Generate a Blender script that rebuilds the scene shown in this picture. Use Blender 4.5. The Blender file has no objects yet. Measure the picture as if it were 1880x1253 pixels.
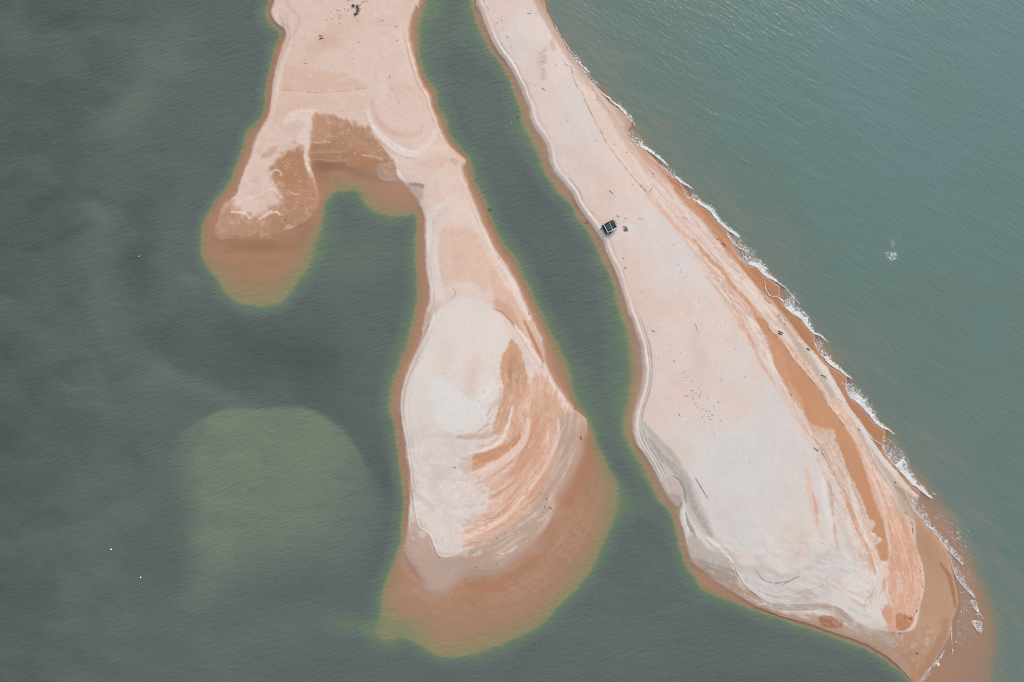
import bpy, math, random
import numpy as np

random.seed(7)
rng = np.random.default_rng(11)

# ------------------------------------------------------------------ camera, sky, sun, exposure
S = bpy.context.scene
M = 0.25                                    # metres on the ground per image pixel; layout coordinates are image pixels
CU, CV = 940.0, 626.5                       # image point straight below the drone

cam_d = bpy.data.cameras.new('camera')
cam_d.lens = 24.0
cam_d.sensor_width = 36.0
cam_d.clip_start = 1.0
cam_d.clip_end = 30000.0
cam = bpy.data.objects.new('camera', cam_d)
cam.location = (0.0, 0.0, 1880 * M * 24.0 / 36.0)
cam.rotation_euler = (0.0, 0.0, 0.0)
S.collection.objects.link(cam)
S.camera = cam

SUN_EL, SUN_AZ = math.radians(36.0), math.radians(28.0)     # azimuth from +Y towards +X
world = bpy.data.worlds.new('World')
S.world = world
world.use_nodes = True
wn = world.node_tree
for n in list(wn.nodes):
    wn.nodes.remove(n)
w_out = wn.nodes.new('ShaderNodeOutputWorld')
w_bg = wn.nodes.new('ShaderNodeBackground')
w_sky = wn.nodes.new('ShaderNodeTexSky')
w_sky.sky_type = 'NISHITA'
w_sky.sun_disc = False
w_sky.sun_elevation = SUN_EL
w_sky.sun_rotation = SUN_AZ
w_sky.dust_density = 2.0
w_bg.inputs['Strength'].default_value = 0.14
wn.links.new(w_sky.outputs[0], w_bg.inputs['Color'])
wn.links.new(w_bg.outputs[0], w_out.inputs['Surface'])

sun_d = bpy.data.lights.new('sun', 'SUN')
sun_d.energy = 1.15
sun_d.angle = math.radians(24.0)
sun_d.color = (1.0, 0.95, 0.88)
sun = bpy.data.objects.new('sun', sun_d)
sun.rotation_euler = (math.pi / 2 - SUN_EL, 0.0, math.pi - SUN_AZ)
sun.location = (150, 100, 250)
S.collection.objects.link(sun)

S.view_settings.view_transform = 'Standard'
S.view_settings.look = 'None'
S.view_settings.exposure = 1.0
S.view_settings.gamma = 1.0
S.view_settings.use_curve_mapping = False
S.cycles.use_denoising = True
S.cycles.filter_width = 1.1
S.cycles.max_bounces = 6
S.cycles.transparent_max_bounces = 8

# what a level white card shows under this sun and sky (used to turn seen colours into base colours)
KLIT = np.array([1.285, 1.368, 1.58])


def lin(c):
    c = np.asarray(c, float) / 255.0
    return np.where(c <= 0.04045, c / 12.92, ((c + 0.055) / 1.055) ** 2.4)


def alb(c):
    return np.clip(lin(c) / KLIT, 0.002, 0.9)


# ------------------------------------------------------------------ numeric helpers
def _hash(ix, iy, seed):
    h = (ix.astype(np.int64) * 374761393 + iy.astype(np.int64) * 668265263 + seed * 982451653) & 0x7fffffff
    h = ((h ^ (h >> 13)) * 1274126177) & 0x7fffffff
    h = h ^ (h >> 16)
    return (h & 0xffff).astype(np.float32) / 65535.0


def vnoise(x, y, seed=0):
    x, y = np.broadcast_arrays(np.asarray(x, np.float32), np.asarray(y, np.float32))
    fx, fy = np.floor(x), np.floor(y)
    ix, iy = fx.astype(np.int64), fy.astype(np.int64)
    tx, ty = x - fx, y - fy
    tx = tx * tx * (3 - 2 * tx)
    ty = ty * ty * (3 - 2 * ty)
    a = _hash(ix, iy, seed)
    b = _hash(ix + 1, iy, seed)
    c = _hash(ix, iy + 1, seed)
    d = _hash(ix + 1, iy + 1, seed)
    return ((a + (b - a) * tx) * (1 - ty) + (c + (d - c) * tx) * ty) * 2 - 1


def fbm(x, y, seed=0, octv=3):
    s, amp, tot = 0.0, 1.0, 0.0
    for i in range(octv):
        s = s + amp * vnoise(x * (2.03 ** i), y * (2.03 ** i), seed + i * 17)
        tot += amp
        amp *= 0.55
    return s / tot


def sstep(a, b, x):
    t = np.clip((x - a) / (b - a), 0, 1)
    return t * t * (3 - 2 * t)


def smooth(pts, closed=False, n=4):
    p = np.asarray(pts, float)
    k = len(p)
    if k < 3:
        return p
    out = []
    segs = k if closed else k - 1
    for i in range(segs):
        if closed:
            p0, p1, p2, p3 = p[(i - 1) % k], p[i], p[(i + 1) % k], p[(i + 2) % k]
        else:
            p0, p1, p2, p3 = p[max(i - 1, 0)], p[i], p[i + 1], p[min(i + 2, k - 1)]
        for j in range(n):
            t = j / n
            a = 2 * p1 + (p2 - p0) * t + (2 * p0 - 5 * p1 + 4 * p2 - p3) * t * t + (3 * p1 - p0 - 3 * p2 + p3) * t ** 3
            out.append(a * 0.5)
    if not closed:
        out.append(p[-1])
    return np.array(out)


def axis(lo, hi, step, far, grow=1.35):
    mid = np.arange(lo, hi + step * 0.5, step)
    ext, d, x = [], step * 2, 0.0
    while x < far:
        x += d
        ext.append(x)
        d *= grow
    ext = np.array(ext)
    return np.concatenate([(mid[0] - ext)[::-1], mid, mid[-1] + ext])


class Field:
    """A grid in image pixels, with distance and inside tests done row by row."""

    def __init__(self, us, vs):
        self.u, self.v = np.asarray(us, np.float32), np.asarray(vs, np.float32)
        self.shape = (len(vs), len(us))

    def window(self, lo, hi):
        c0, c1 = np.searchsorted(self.u, [lo[0], hi[0]])
        r0, r1 = np.searchsorted(self.v, [lo[1], hi[1]])
        return slice(r0, max(r1, r0)), slice(c0, max(c1, c0))

    def uv(self, sl):
        return np.meshgrid(self.u[sl[1]], self.v[sl[0]])

    def dist(self, pts, closed, R, base=None, want_s=False):
        """distance to a polyline inside the window 'base' (slices); also the length run along it"""
        p = np.asarray(pts, float)
        if closed:
            p = np.vstack([p, p[:1]])
        if base is None:
            base = (slice(0, self.shape[0]), slice(0, self.shape[1]))
        r0, c0 = base[0].start, base[1].start
        D = np.full((base[0].stop - r0, base[1].stop - c0), R, np.float32)
        Sx = np.zeros_like(D) if want_s else None
        T = np.zeros_like(D) if want_s else None
        run = 0.0
        for a, b in zip(p[:-1], p[1:]):
            L = float(np.hypot(*(b - a)))
            if L < 1e-6:
                continue
            w = self.window(np.minimum(a, b) - R, np.maximum(a, b) + R)
            ra, rb = max(w[0].start, r0), min(w[0].stop, base[0].stop)
            ca, cb = max(w[1].start, c0), min(w[1].stop, base[1].stop)
            if ra < rb and ca < cb:
                uu = self.u[ca:cb][None, :]
                vv = self.v[ra:rb][:, None]
                d = (b - a) / L
                t = np.clip((uu - a[0]) * d[0] + (vv - a[1]) * d[1], 0, L)
                ex = uu - (a[0] + t * d[0])
                ey = vv - (a[1] + t * d[1])
                q = np.sqrt(ex * ex + ey * ey)
                view = D[ra - r0:rb - r0, ca - c0:cb - c0]
                if want_s:
                    m = q < view
                    Sx[ra - r0:rb - r0, ca - c0:cb - c0][m] = (run + t)[m]
                    side = ex * d[1] - ey * d[0]
                    T[ra - r0:rb - r0, ca - c0:cb - c0][m] = (np.sign(side) * q)[m]
                np.minimum(view, q, out=view)
            run += L
        return (D, Sx, T, run) if want_s else D

    def inside(self, pts, base=None):
        p = np.asarray(pts, float)
        q = np.roll(p, -1, axis=0)
        if base is None:
            base = (slice(0, self.shape[0]), slice(0, self.shape[1]))
        uu = self.u[base[1]]
        out = np.zeros((base[0].stop - base[0].start, len(uu)), bool)
        for i, y in enumerate(self.v[base[0]]):
            m = (p[:, 1] <= y) != (q[:, 1] <= y)
            if not m.any():
                continue
            xs = p[m, 0] + (y - p[m, 1]) * (q[m, 0] - p[m, 0]) / (q[m, 1] - p[m, 1])
            out[i] = (np.searchsorted(np.sort(xs), uu) % 2) == 1
        return out

    def signed(self, pts, R, base=None):
        D = self.dist(pts, True, R, base)
        return np.where(self.inside(pts, base), -D, D)


# ------------------------------------------------------------------ traced in image pixels: shorelines and the edge of the shallows
L0 = [(560, -420), (520, -160), (503, 0), (500, 10), (497.5, 21), (500, 32), (506, 43), (514, 49), (521, 53), (524, 64), (519, 80),
      (514, 96), (509.5, 112), (505, 131), (501, 148), (499, 166), (498, 180), (495, 200), (492, 210), (484, 227), (474, 246),
      (466, 264), (460, 281), (453, 302), (445, 321), (439, 340), (434, 356), (422, 368), (408, 380), (399, 405), (393, 428),
      (399, 441), (420, 440), (439, 439), (492, 439), (503, 431), (531, 421), (554, 412), (570, 397), (580, 380), (584, 362), (583, 347),
      (576, 324), (571, 308), (572, 298), (588, 295), (610, 296), (631, 296), (639, 306), (655, 312), (668, 312), (688, 316),
      (697, 328), (710, 334), (728, 333), (740, 337), (753, 352), (766, 368), (770, 376), (775, 388), (778, 400), (779.5, 418), (780, 440),
      (781.5, 472), (783, 504), (787, 528), (788, 553), (781.5, 572), (776, 600), (773, 622), (764, 645), (749.5, 675), (740, 702), (734, 729),
      (734, 750), (736, 769), (740.7, 804), (747, 844), (752, 884), (751, 920), (749.5, 944), (748, 968), (746, 992), (743, 1012),
      (749.4, 1030), (764, 1046), (773, 1064), (781, 1086), (803, 1092), (820, 1086), (840, 1064), (868, 1052), (912, 1051),
      (939, 1032), (960, 1016), (992, 984), (1016, 944), (1024, 915), (1040, 884), (1055, 861), (1064, 836), (1070, 810), (1078, 780),
      (1070, 764), (1054, 751), (1041, 734), (1028, 715), (1015, 696), (1007, 676), (1002, 659), (998.5, 640), (996, 622), (988, 608),
      (976, 582), (964, 556), (957, 540), (946, 515), (931.5, 489), (918.7, 473), (906, 451), (893, 424), (882, 400), (875, 380), (866, 360),
      (858, 336), (850, 316), (851, 305), (855, 296), (844, 286), (829, 272), (816.6, 254), (807, 235), (802, 217.5), (794, 200),
      (788, 175.5), (778, 160), (770, 140), (766, 124), (761, 108.5), (756, 88), (752, 67), (753, 48), (757.5, 27), (764, 14), (772, 0),
      (800, -160), (790, -420)]
L1 = [(540, -420), (508, -160), (494, 0), (490, 16), (490, 32), (495, 41), (506, 53), (512.5, 59), (512, 69), (506, 89), (501.5, 112),
      (495, 132), (491, 152), (488, 172), (484, 200), (477, 219), (455, 245), (448.5, 264), (439, 289), (434, 308.5), (423, 331),
      (408.6, 353), (394, 372), (381.5, 396), (374, 412), (370, 444), (372, 469), (380, 488.5), (396, 511), (410, 533), (429, 549), (461, 560),
      (491.6, 560), (515.5, 554), (528, 541), (546, 520), (560, 495), (570, 469), (578, 444), (586, 420), (592, 398), (598, 372), (606, 360), (617, 351),
      (632, 350), (650, 351), (664, 361), (677, 376), (696, 389), (721, 398), (744, 395.5), (760, 391), (766, 402), (766, 440), (765.5, 480),
      (766, 512), (765, 544), (761, 575.5), (758, 597), (748, 635), (733.5, 668.5), (722, 700), (717, 732), (716, 750), (721.5, 772),
      (729.5, 812), (736, 852), (739, 891.6), (742, 920), (741, 952), (735, 987), (725.5, 1028.5), (714, 1062), (705, 1089), (702, 1124),
      (697, 1160), (713, 1171), (749, 1171), (775, 1186), (804, 1201), (835, 1203), (882, 1197), (933, 1177), (976, 1155), (1012, 1129), (1032, 1106),
      (1058, 1078), (1086, 1042), (1102, 1009), (1115, 979), (1124, 949), (1130, 925), (1131, 907), (1125.7, 883.6), (1113, 855), (1098.6, 826),
      (1086, 793), (1077, 769), (1064, 748), (1054, 731), (1048, 711.6), (1047, 692.5), (1038, 662), (1023.6, 632), (1008, 606),
      (993, 579), (984, 558), (969, 523), (955, 492.5), (936, 464), (917, 432), (901, 400), (891.6, 375.5), (880, 353), (867.6, 324.5),
      (863, 304), (860, 292.5), (848.5, 277), (829, 254), (820, 237), (815, 213), (805, 200), (802, 183.5), (798, 164), (783, 146), (777, 126),
      (770, 108.5), (769, 89), (767, 64), (770, 37), (777, 16), (781, 0), (812, -160), (800, -420)]
R0 = [(850, -420), (866, -160), (874, 0), (875.6, 9.6), (883.6, 27), (888, 41.5), (898, 64), (909, 86), (920, 104), (931.5, 118), (944, 139), (954, 160),
      (962, 180), (971, 199.5), (973, 215), (979, 230), (990, 247), (1000, 264), (1006, 283), (1010, 302), (1019, 319), (1031, 332), (1041, 345),
      (1051, 357), (1058, 373), (1072, 395), (1086, 413), (1096, 430), (1107, 446), (1112, 462), (1120, 481), (1129, 497), (1136, 515), (1142, 537),
      (1152, 569), (1161, 593), (1169, 616.6), (1175, 634), (1177, 648.5), (1178, 664.5), (1180, 684), (1177, 709), (1169, 736), (1164, 752), (1161.4, 768),
      (1162, 792), (1168.6, 815.7), (1180, 832), (1191, 849), (1202, 867), (1212, 888), (1224, 911), (1235, 926), (1244.7, 936),
      (1246, 952), (1252.7, 972.6), (1257.4, 995), (1263.8, 1015.6), (1271, 1031.6), (1290, 1048), (1312, 1066), (1332, 1079), (1352, 1091), (1375.6, 1105),
      (1400, 1118), (1432, 1131), (1463, 1139.5), (1490, 1146), (1520, 1158), (1568, 1175), (1600, 1188), (1632, 1208), (1656, 1230), (1676, 1256),
      (1683, 1262), (1688.5, 1251), (1704.5, 1230), (1717, 1214), (1722, 1203), (1733, 1185.5), (1745, 1164.7), (1748, 1142), (1758, 1113.6), (1757, 1085),
      (1750, 1058), (1745, 1035), (1739, 1010), (1729, 998), (1719.6, 983.7), (1709, 970.5), (1703.6, 969.4), (1689, 948.6), (1680, 932), (1686, 915), (1690, 902),
      (1687, 898.7), (1671, 887.5), (1658, 871.6), (1643.7, 855.6), (1629.4, 839.7), (1622, 826), (1622, 810), (1626, 793), (1616.6, 785.4),
      (1607, 777.5), (1592.7, 760), (1575, 740.7), (1562, 731), (1554, 714), (1556, 698), (1553.8, 691.6), (1542.7, 682), (1531.5, 675.6), (1518.7, 666), (1509, 653),
      (1501, 642), (1496, 627), (1497, 616), (1491.6, 613.4), (1479, 599), (1471, 587), (1455, 576.7), (1443.7, 567), (1436, 554), (1432, 540), (1432, 526), (1412.4, 511.6),
      (1399.6, 503.6), (1388.4, 491), (1375.6, 487), (1366, 479.7), (1356.5, 471.7), (1347, 452), (1343, 436), (1335.7, 423.8), (1323, 412.7),
      (1311.8, 401.5), (1303.8, 390), (1292.7, 382), (1281.5, 372.8), (1267, 363), (1258, 350), (1253, 338), (1243.6, 330), (1234, 324), (1222, 311), (1208, 300),
      (1187, 277), (1176, 271), (1163.4, 261.4), (1155.4, 252), (1154, 240), (1160, 226), (1147.4, 210), (1134.7, 197.6), (1120, 188), (1102, 170), (1090, 155), (1079, 141),
      (1072, 126), (1058, 113), (1048, 102), (1035.5, 78), (1020, 53), (1007, 27), (999, 0), (960, -160), (930, -420)]
R1 = [(838, -420), (858, -160), (867.6, 0), (872, 19), (880, 48), (890, 70), (903, 96), (920, 117), (935, 140), (946, 169), (954.5, 198), (959, 221),
      (970, 245), (984, 272), (993.7, 295.7), (1002, 318), (1018, 340), (1032, 360), (1046, 372), (1059, 398), (1075, 419), (1089, 438), (1098, 454),
      (1101, 472), (1110, 488), (1124, 508), (1129, 529), (1133, 553), (1142, 575), (1152, 604), (1158, 629), (1161, 645), (1162, 661), (1163, 684),
      (1160, 708), (1155, 736), (1149, 768), (1151, 792), (1158, 815), (1170, 836), (1186, 862), (1199, 888), (1209, 912), (1224, 933), (1236, 953), (1244, 980),
      (1251, 1006), (1260, 1031), (1270, 1052), (1280, 1069), (1294, 1082.5), (1320, 1094), (1352, 1105), (1384, 1118), (1415.5, 1129.5), (1447.5, 1140.5),
      (1487, 1152), (1512, 1161.5), (1552, 1176), (1584, 1185.5), (1609, 1200), (1631.5, 1216), (1652, 1232), (1672, 1253), (1720, 1330), (1790, 1330),
      (1819, 1252), (1823, 1228), (1827, 1197), (1829, 1165), (1826, 1133), (1816, 1098), (1803, 1069), (1787, 1032), (1774, 1008), (1761, 979),
      (1752, 955), (1733, 934), (1717, 914), (1703, 892), (1688, 867), (1671, 848), (1658, 822), (1642, 797), (1617, 773), (1596, 739), (1589, 723),
      (1571, 701), (1552, 680), (1538, 652), (1520, 629), (1501, 609), (1488, 591), (1474, 572), (1461, 553), (1452, 536), (1434.7, 520), (1415.5, 497), (1391.6, 472), (1372, 454),
      (1360, 436), (1336, 414), (1317, 397), (1300, 378), (1291, 366), (1272, 347), (1252, 328), (1228, 304), (1197, 269), (1186, 247), (1170, 232), (1154, 207),
      (1139, 188), (1116, 166), (1099.4, 147), (1084, 132), (1066, 105), (1052, 94), (1040, 73), (1023, 49.5), (1012, 25), (1004, 3), (966, -160), (938, -420)]

L0s, L1s, R0s, R1s = (smooth(p, True, 4) for p in (L0, L1, R0, R1))

STEP = 0.335
xs = axis(-242.0, 242.0, STEP, 260.0)
ys = axis(-163.0, 163.0, STEP, 160.0)
F = Field(CU + xs / M, np.sort(CV - ys / M))
xs = (F.u - CU) * M
ys = (CV - F.v) * M
U, V = np.meshgrid(F.u, F.v)

wob = 0.8 * fbm(U / 6.0, V / 6.0, 3, 2) + 1.3 * fbm(U / 24.0, V / 24.0, 4, 2)
wob1 = 1.2 * fbm(U / 9.0, V / 9.0, 6, 2) + 4.5 * fbm(U / 34.0, V / 34.0, 8, 3)
RBIG = 130.0
lsd0, rsd0 = F.signed(L0s, RBIG) + wob, F.signed(R0s, RBIG) + wob
lsd1, rsd1 = F.signed(L1s, RBIG) + wob1, F.signed(R1s, RBIG) + wob1
sd0 = np.minimum(lsd0, rsd0)
sd1 = np.minimum(lsd1, rsd1)


def spine(v):
    return np.interp(v, [-420, 0, 250, 450, 700, 1000, 1180, 1700], [935, 935, 1060, 1200, 1400, 1600, 1700, 1720])


SEA = sstep(-30, 40, U - spine(V))
SEA = np.where(V > 1150, sstep(-70, 90, U - spine(V)), SEA)


def blob(u, v, cu, cv, ru, rv, ang=0.0):
    a = math.radians(ang)
    du, dv = u - cu, v - cv
    p = du * math.cos(a) + dv * math.sin(a)
    q = -du * math.sin(a) + dv * math.cos(a)
    return np.exp(-((p / ru) ** 2 + (q / rv) ** 2))


# how fast the bottom falls away beyond the edge of the shallows (metres per image pixel)
fall = np.full(F.shape, 0.075, np.float32)
fall += 0.06 * sstep(560, 380, U) * sstep(700, 300, V)
for cu, cv, r, k in [(1120, 760, 110, -0.045), (1150, 640, 70, -0.035), (960, 250, 60, -0.035), (830, 80, 70, -0.045),
                     (1190, 900, 60, -0.025), (1140, 930, 80, -0.035), (640, 430, 60, -0.035), (560, 1180, 120, -0.045), (750, 640, 40, -0.02),
                     (1090, 560, 60, -0.02), (480, 40, 40, -0.03)]:
    fall += k * blob(U, V, cu, cv, r, r)
OPEN = SEA * sstep(930, 820, V)
fall = np.where(SEA > 0.5, 0.10, fall)
fall = np.maximum(fall, 0.016)

s0 = np.maximum(sd0, 0)
s1 = np.maximum(-sd1, 0)
frac = s0 / (s0 + s1 + 1e-4)
EDGE = 0.95
depth = np.where(sd1 < 0, EDGE * frac ** (0.9 - 0.45 * OPEN) * (1 + 0.55 * OPEN * frac), EDGE + np.maximum(sd1, 0) * fall)
depth = np.where((OPEN > 0.3) & (sd1 >= 0), depth + 0.55 * OPEN, depth)
depth = np.minimum(depth, np.where(SEA > 0.5, 3.2 + 1.5 * sstep(120, 640, U - spine(V)) * sstep(760, 80, V), 3.0))  # deeper cap towards upper right picks bluer stops, painting the sky's reflection
depth = depth + np.where(sd1 > 12, np.where(SEA > 0.5, 0.5, 0.35) * fbm(U / 90, V / 90, 41, 3), 0)
wx_ = U + 26 * fbm(U / 70, V / 70, 44, 2)
wy_ = V + 26 * fbm(U / 70, V / 70, 45, 2)
lag_far = (1 - SEA) * sstep(8, 30, sd1)
depth += lag_far * (1.0 * sstep(300, 0, U + 0.12 * V - 60) + 0.75 * fbm(wx_ / 62, wy_ / 38, 43, 4) * sstep(460, 200, U) + 0.35 * fbm(wx_ / 80, wy_ / 60, 53, 3))
for pts, w, dz in (([(275, 380), (250, 470), (264, 560), (312, 632), (390, 676), (480, 684), (590, 655)], 46, 0.6), ([(640, 560), (560, 600), (470, 640)], 60, 0.4), ([(330, 60), (250, 190), (200, 320), (178, 450), (200, 590), (262, 690)], 40, -0.45),
                   ([(560, 720), (640, 770), (700, 850), (710, 940), (690, 1030)], 26, 0.5), ([(60, 380), (130, 350), (200, 370)], 14, 0.5), ([(50, 460), (110, 440), (160, 410)], 10, 0.5), ([(400, 1180), (520, 1150), (620, 1140)], 40, -0.4)):
    D = F.dist(smooth(pts), False, 120)
    depth += lag_far * dz * np.exp(-(D / w) ** 2)

# drowned banks and troughs
SHOAL = smooth([(305, 1150), (300, 1000), (303, 900), (318, 812), (335, 793), (365, 772), (400, 757), (432, 748), (470, 752), (500, 750), (542, 746), (575, 755), (599, 767), (625, 785),
                (645, 808), (663, 836), (675, 860), (684, 885), (690, 920), (690, 960), (640, 1010), (560, 1030), (480, 1060), (400, 1130)], True)
b = F.window((180, 640), (800, 1253))
u_, v_ = F.uv(b)
sd = F.signed(SHOAL, 120, b) + 2.0 * fbm(u_ / 16, v_ / 16, 9, 2)
soft_ = 6 + 62 * sstep(850, 960, v_)
crisp = sstep(soft_, -soft_, sd)
crisp = crisp * sstep(300, 395, u_ + 26 * fbm(u_ / 50, v_ / 50, 10, 3)) * sstep(1190, 1020, v_ + 30 * fbm(u_ / 60, v_ / 60, 12, 2) - 0.25 * np.maximum(0, 420 - u_))
BANK = np.zeros(F.shape, np.float32)
body = 0.30 + 0.70 * np.exp(-(np.maximum(0, (v_ - 795) - 0.30 * (620 - u_)) / 210.0) ** 2) * sstep(740, 600, u_ + 0.15 * (v_ - 800))
target = 2.5 - 1.05 * np.clip(body, 0, 1) - 0.3 * fbm(u_ / 45, v_ / 30, 21, 3)
BANKG = np.zeros(F.shape, np.float32)
BANKG[b] = np.clip((body - 0.3) / 0.7, 0, 1) * sstep(715, 590, u_)
BANK[b] = crisp * np.clip(0.80 + 0.20 * body, 0, 1) * (0.85 + 0.25 * fbm(u_ / 45, v_ / 30, 21, 3)) * sstep(1.3, 1.9, depth[b])

for cu, cv, ru, rv, ang, dz in [(300, 680, 40, 14, 35, -0.9), (390, 722, 75, 16, 18, -1.1), (350, 515, 26, 12, 20, -1.3), (650, 1150, 60, 22, 12, -1.3),
                                (720, 1195, 50, 16, 0, -0.6), (225, 205, 75, 32, -30, -0.8), (25, 60, 40, 45, 0, -0.8), (760, 760, 18, 40, 0, 0.4),
                                (620, 480, 90, 60, 0, -0.9), (690, 470, 50, 40, 0, -0.5), (1130, 850, 60, 16, 55, 1.2), (1205, 925, 50, 15, 45, 0.9),
                                (500, 640, 180, 40, 20, 0.7), (710, 1010, 12, 60, 15, 0.2),
                                (810, 20, 40, 30, 0, -1.0), (930, 730, 1, 1, 0, 0), (720, 700, 35, 45, 0, -0.5), (600, 800, 400, 60, 0, 0.0)]:
    depth += dz * blob(U, V, cu, cv, ru, rv, ang) * (sd1 > 0) * sstep(0, 18, sd1)
depth = np.where(sd1 > 0, np.maximum(depth, EDGE + np.minimum(np.maximum(sd1, 0) * 0.03, 0.35)), depth)

# shallow bars and troughs just below the tide line of the drowned lobe and the bulb
for cu, cv, ru, rv, ang, dz in [(485, 452, 60, 10, 0, 0.16), (485, 515, 60, 22, 0, 0.06), (1008, 964, 15, 50, 38, 0.22), (1060, 860, 12, 40, 30, 0.22), (930, 1060, 55, 12, -25, 0.22), (850, 1082, 40, 9, -12, 0.15),
                                (762, 1056, 8, 26, -25, 0.22), (730, 1075, 20, 40, 15, -0.12), (735, 1150, 52, 26, 0, 0.22), (830, 1130, 80, 26, 0, 0.10), (1060, 985, 30, 70, 35, -0.2), (960, 1085, 60, 32, -30, -0.18),
                                (1780, 1180, 30, 90, 0, -0.25), (1720, 960, 10, 34, -38, -0.1), (640, 330, 45, 10, 0, 0.12), (720, 365, 40, 18, 20, 0.05)]:
    depth += dz * blob(U, V, cu, cv, ru, rv, ang) * (sd1 < 0) * sstep(0, 6, sd0)
shallow = (sd0 > 0) & (sd1 < 0)
depth = np.where(shallow, np.maximum(depth, 0.02), depth)

# ------------------------------------------------------------------ height of the ground
din = np.maximum(-sd0, 0)
Z = np.where(sd0 > 0, -depth, 0.16 * (1 - np.exp(-din / 5.0)) + 0.75 * (1 - np.exp(-din / 55.0)))
Z = Z + np.where(sd0 < 0, sstep(0, 25, din) * 0.09 * fbm(U / 45, V / 45, 5, 2), 0)
Z += 0.45 * blob(U, V, 850, 690, 80, 110, 0) * (sd0 < 0)

# ------------------------------------------------------------------ colours of the sand (seen colours, turned to base colours at the end)
COL = np.empty(F.shape + (3,), np.float32)


def c3(c):
    return np.asarray(c, np.float32)


def put(sl, col, a):
    COL[sl] += (c3(col) - COL[sl]) * np.clip(a, 0, 1)[..., None]


ALL = (slice(0, F.shape[0]), slice(0, F.shape[1]))
left_side = U < np.interp(V, [-420, 0, 200, 400, 740, 1000, 1253, 1500], [830, 830, 890, 990, 1120, 1190, 1230, 1260])
# dry sand
COL[:] = c3((218, 193, 181))
put(ALL, (221, 200, 190), sstep(350, 520, V) * left_side)
put(ALL, (217, 205, 199), sstep(620, 760, V) * left_side)
put(ALL, (221, 204, 196), (~left_side).astype(np.float32))
put(ALL, (215, 206, 201), (~left_side) * sstep(560, 820, V))
n_big = fbm(U / 120, V / 95, 51, 3)
put(ALL, (221, 195, 182), (~left_side) * sstep(-0.05, 0.5, n_big) * 0.65)
put(ALL, (209, 205, 202), (~left_side) * sstep(0.05, 0.6, -n_big) * 0.5)
put(ALL, (211, 180, 164), left_side * sstep(0.1, 0.7, fbm(U / 60, V / 40, 61, 3)) * 0.35 * sstep(600, 500, V))


def poly(pts, col, feather=3.0, a=1.0, jit=1.5, js=7.0, seed=0, tex=0.14, tx=(6, 6), relief=0.0, comb=0.0, cang=0.0):
    p = smooth(pts, True, 3)
    pad = feather + jit * 2 + 3
    sl = F.window(p.min(0) - pad, p.max(0) + pad)
    u_, v_ = F.uv(sl)
    s = F.signed(p, pad + 1, sl) + jit * fbm(u_ / js, v_ / js, 100 + seed, 3) + 1.1 * vnoise(u_ / 2.3, v_ / 2.3, 150 + seed)
    if comb:
        r = math.radians(cang)
        s = s + comb * fbm((u_ * math.cos(r) + v_ * math.sin(r)) / 16, (-u_ * math.sin(r) + v_ * math.cos(r)) / 3.0, 170 + seed, 2)
    m = sstep(feather * 0.5, -feather * 0.5, s) * a
    if tex:
        m = m * np.clip(1 - tex + tex * 2.2 * (0.5 + 0.5 * fbm(u_ / tx[0], v_ / tx[1], 200 + seed, 3)), 0, 1)
    put(sl, col, m)
    if relief:
        Z[sl] += relief * m


def band(pts, w, col, feather=3.0, a=1.0, jit=1.0, js=7.0, seed=0, relief=0.0, streak=0.0, su=26.0, sv=2.6, fade=0.0):
    p = smooth(pts, False, 4)
    wmax = max(w) if isinstance(w, (tuple, list)) else w
    pad = wmax / 2 + feather + jit * 2 + 2
    sl = F.window(p.min(0) - pad, p.max(0) + pad)
    if sl[0].start >= sl[0].stop or sl[1].start >= sl[1].stop:
        return
    u_, v_ = F.uv(sl)
    D, sx, t, run = F.dist(p, False, pad + 1, sl, True)
    if isinstance(w, (tuple, list)):
        ww = np.interp(sx, np.linspace(0, run, len(w)), w)
    else:
        ww = w
    s = D - ww / 2 + jit * fbm(u_ / js, v_ / js, 300 + seed, 3) + (0.9 * vnoise(u_ / 2.3, v_ / 2.3, 350 + seed) if wmax > 3 else 0)
    m = sstep(feather * 0.5, -feather * 0.5, s) * a
    if fade:
        m = m * sstep(0, fade, sx) * sstep(run, run - fade, sx)
    if streak:
        m = m * np.clip(1 - streak + streak * 2.0 * (0.5 + 0.6 * fbm(sx / su, t / sv, 400 + seed, 2)), 0, 1)
    put(sl, col, m)
    if relief:
        Z[sl] += relief * m


def spot(cu, cv, ru, rv, ang, col, a=1.0):
    R = 2.3 * max(ru, rv)
    sl = F.window((cu - R, cv - R), (cu + R, cv + R))
    u_, v_ = F.uv(sl)
    put(sl, col, blob(u_, v_, cu, cv, ru, rv, ang) * a)


def ripples(pts, ang, wl, col, a=0.6, feather=6, seed=0, relief=0.05):
    p = smooth(pts, True, 3)
    sl = F.window(p.min(0) - feather, p.max(0) + feather)
    u_, v_ = F.uv(sl)
    s = F.signed(p, feather + 2, sl)
    r = math.radians(ang)
    q = (-u_ * math.sin(r) + v_ * math.cos(r)) + 1.6 * fbm(u_ / 9, v_ / 9, 500 + seed, 2)
    g = sstep(0.15, 0.9, np.sin(q * 2 * math.pi / wl)) * sstep(-0.25, 0.35, fbm(u_ / 11, v_ / 11, 510 + seed, 2))
    m = g * sstep(feather * 0.5, -feather * 0.5, s)
    put(sl, col, m * a)
    Z[sl] += relief * m


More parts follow.
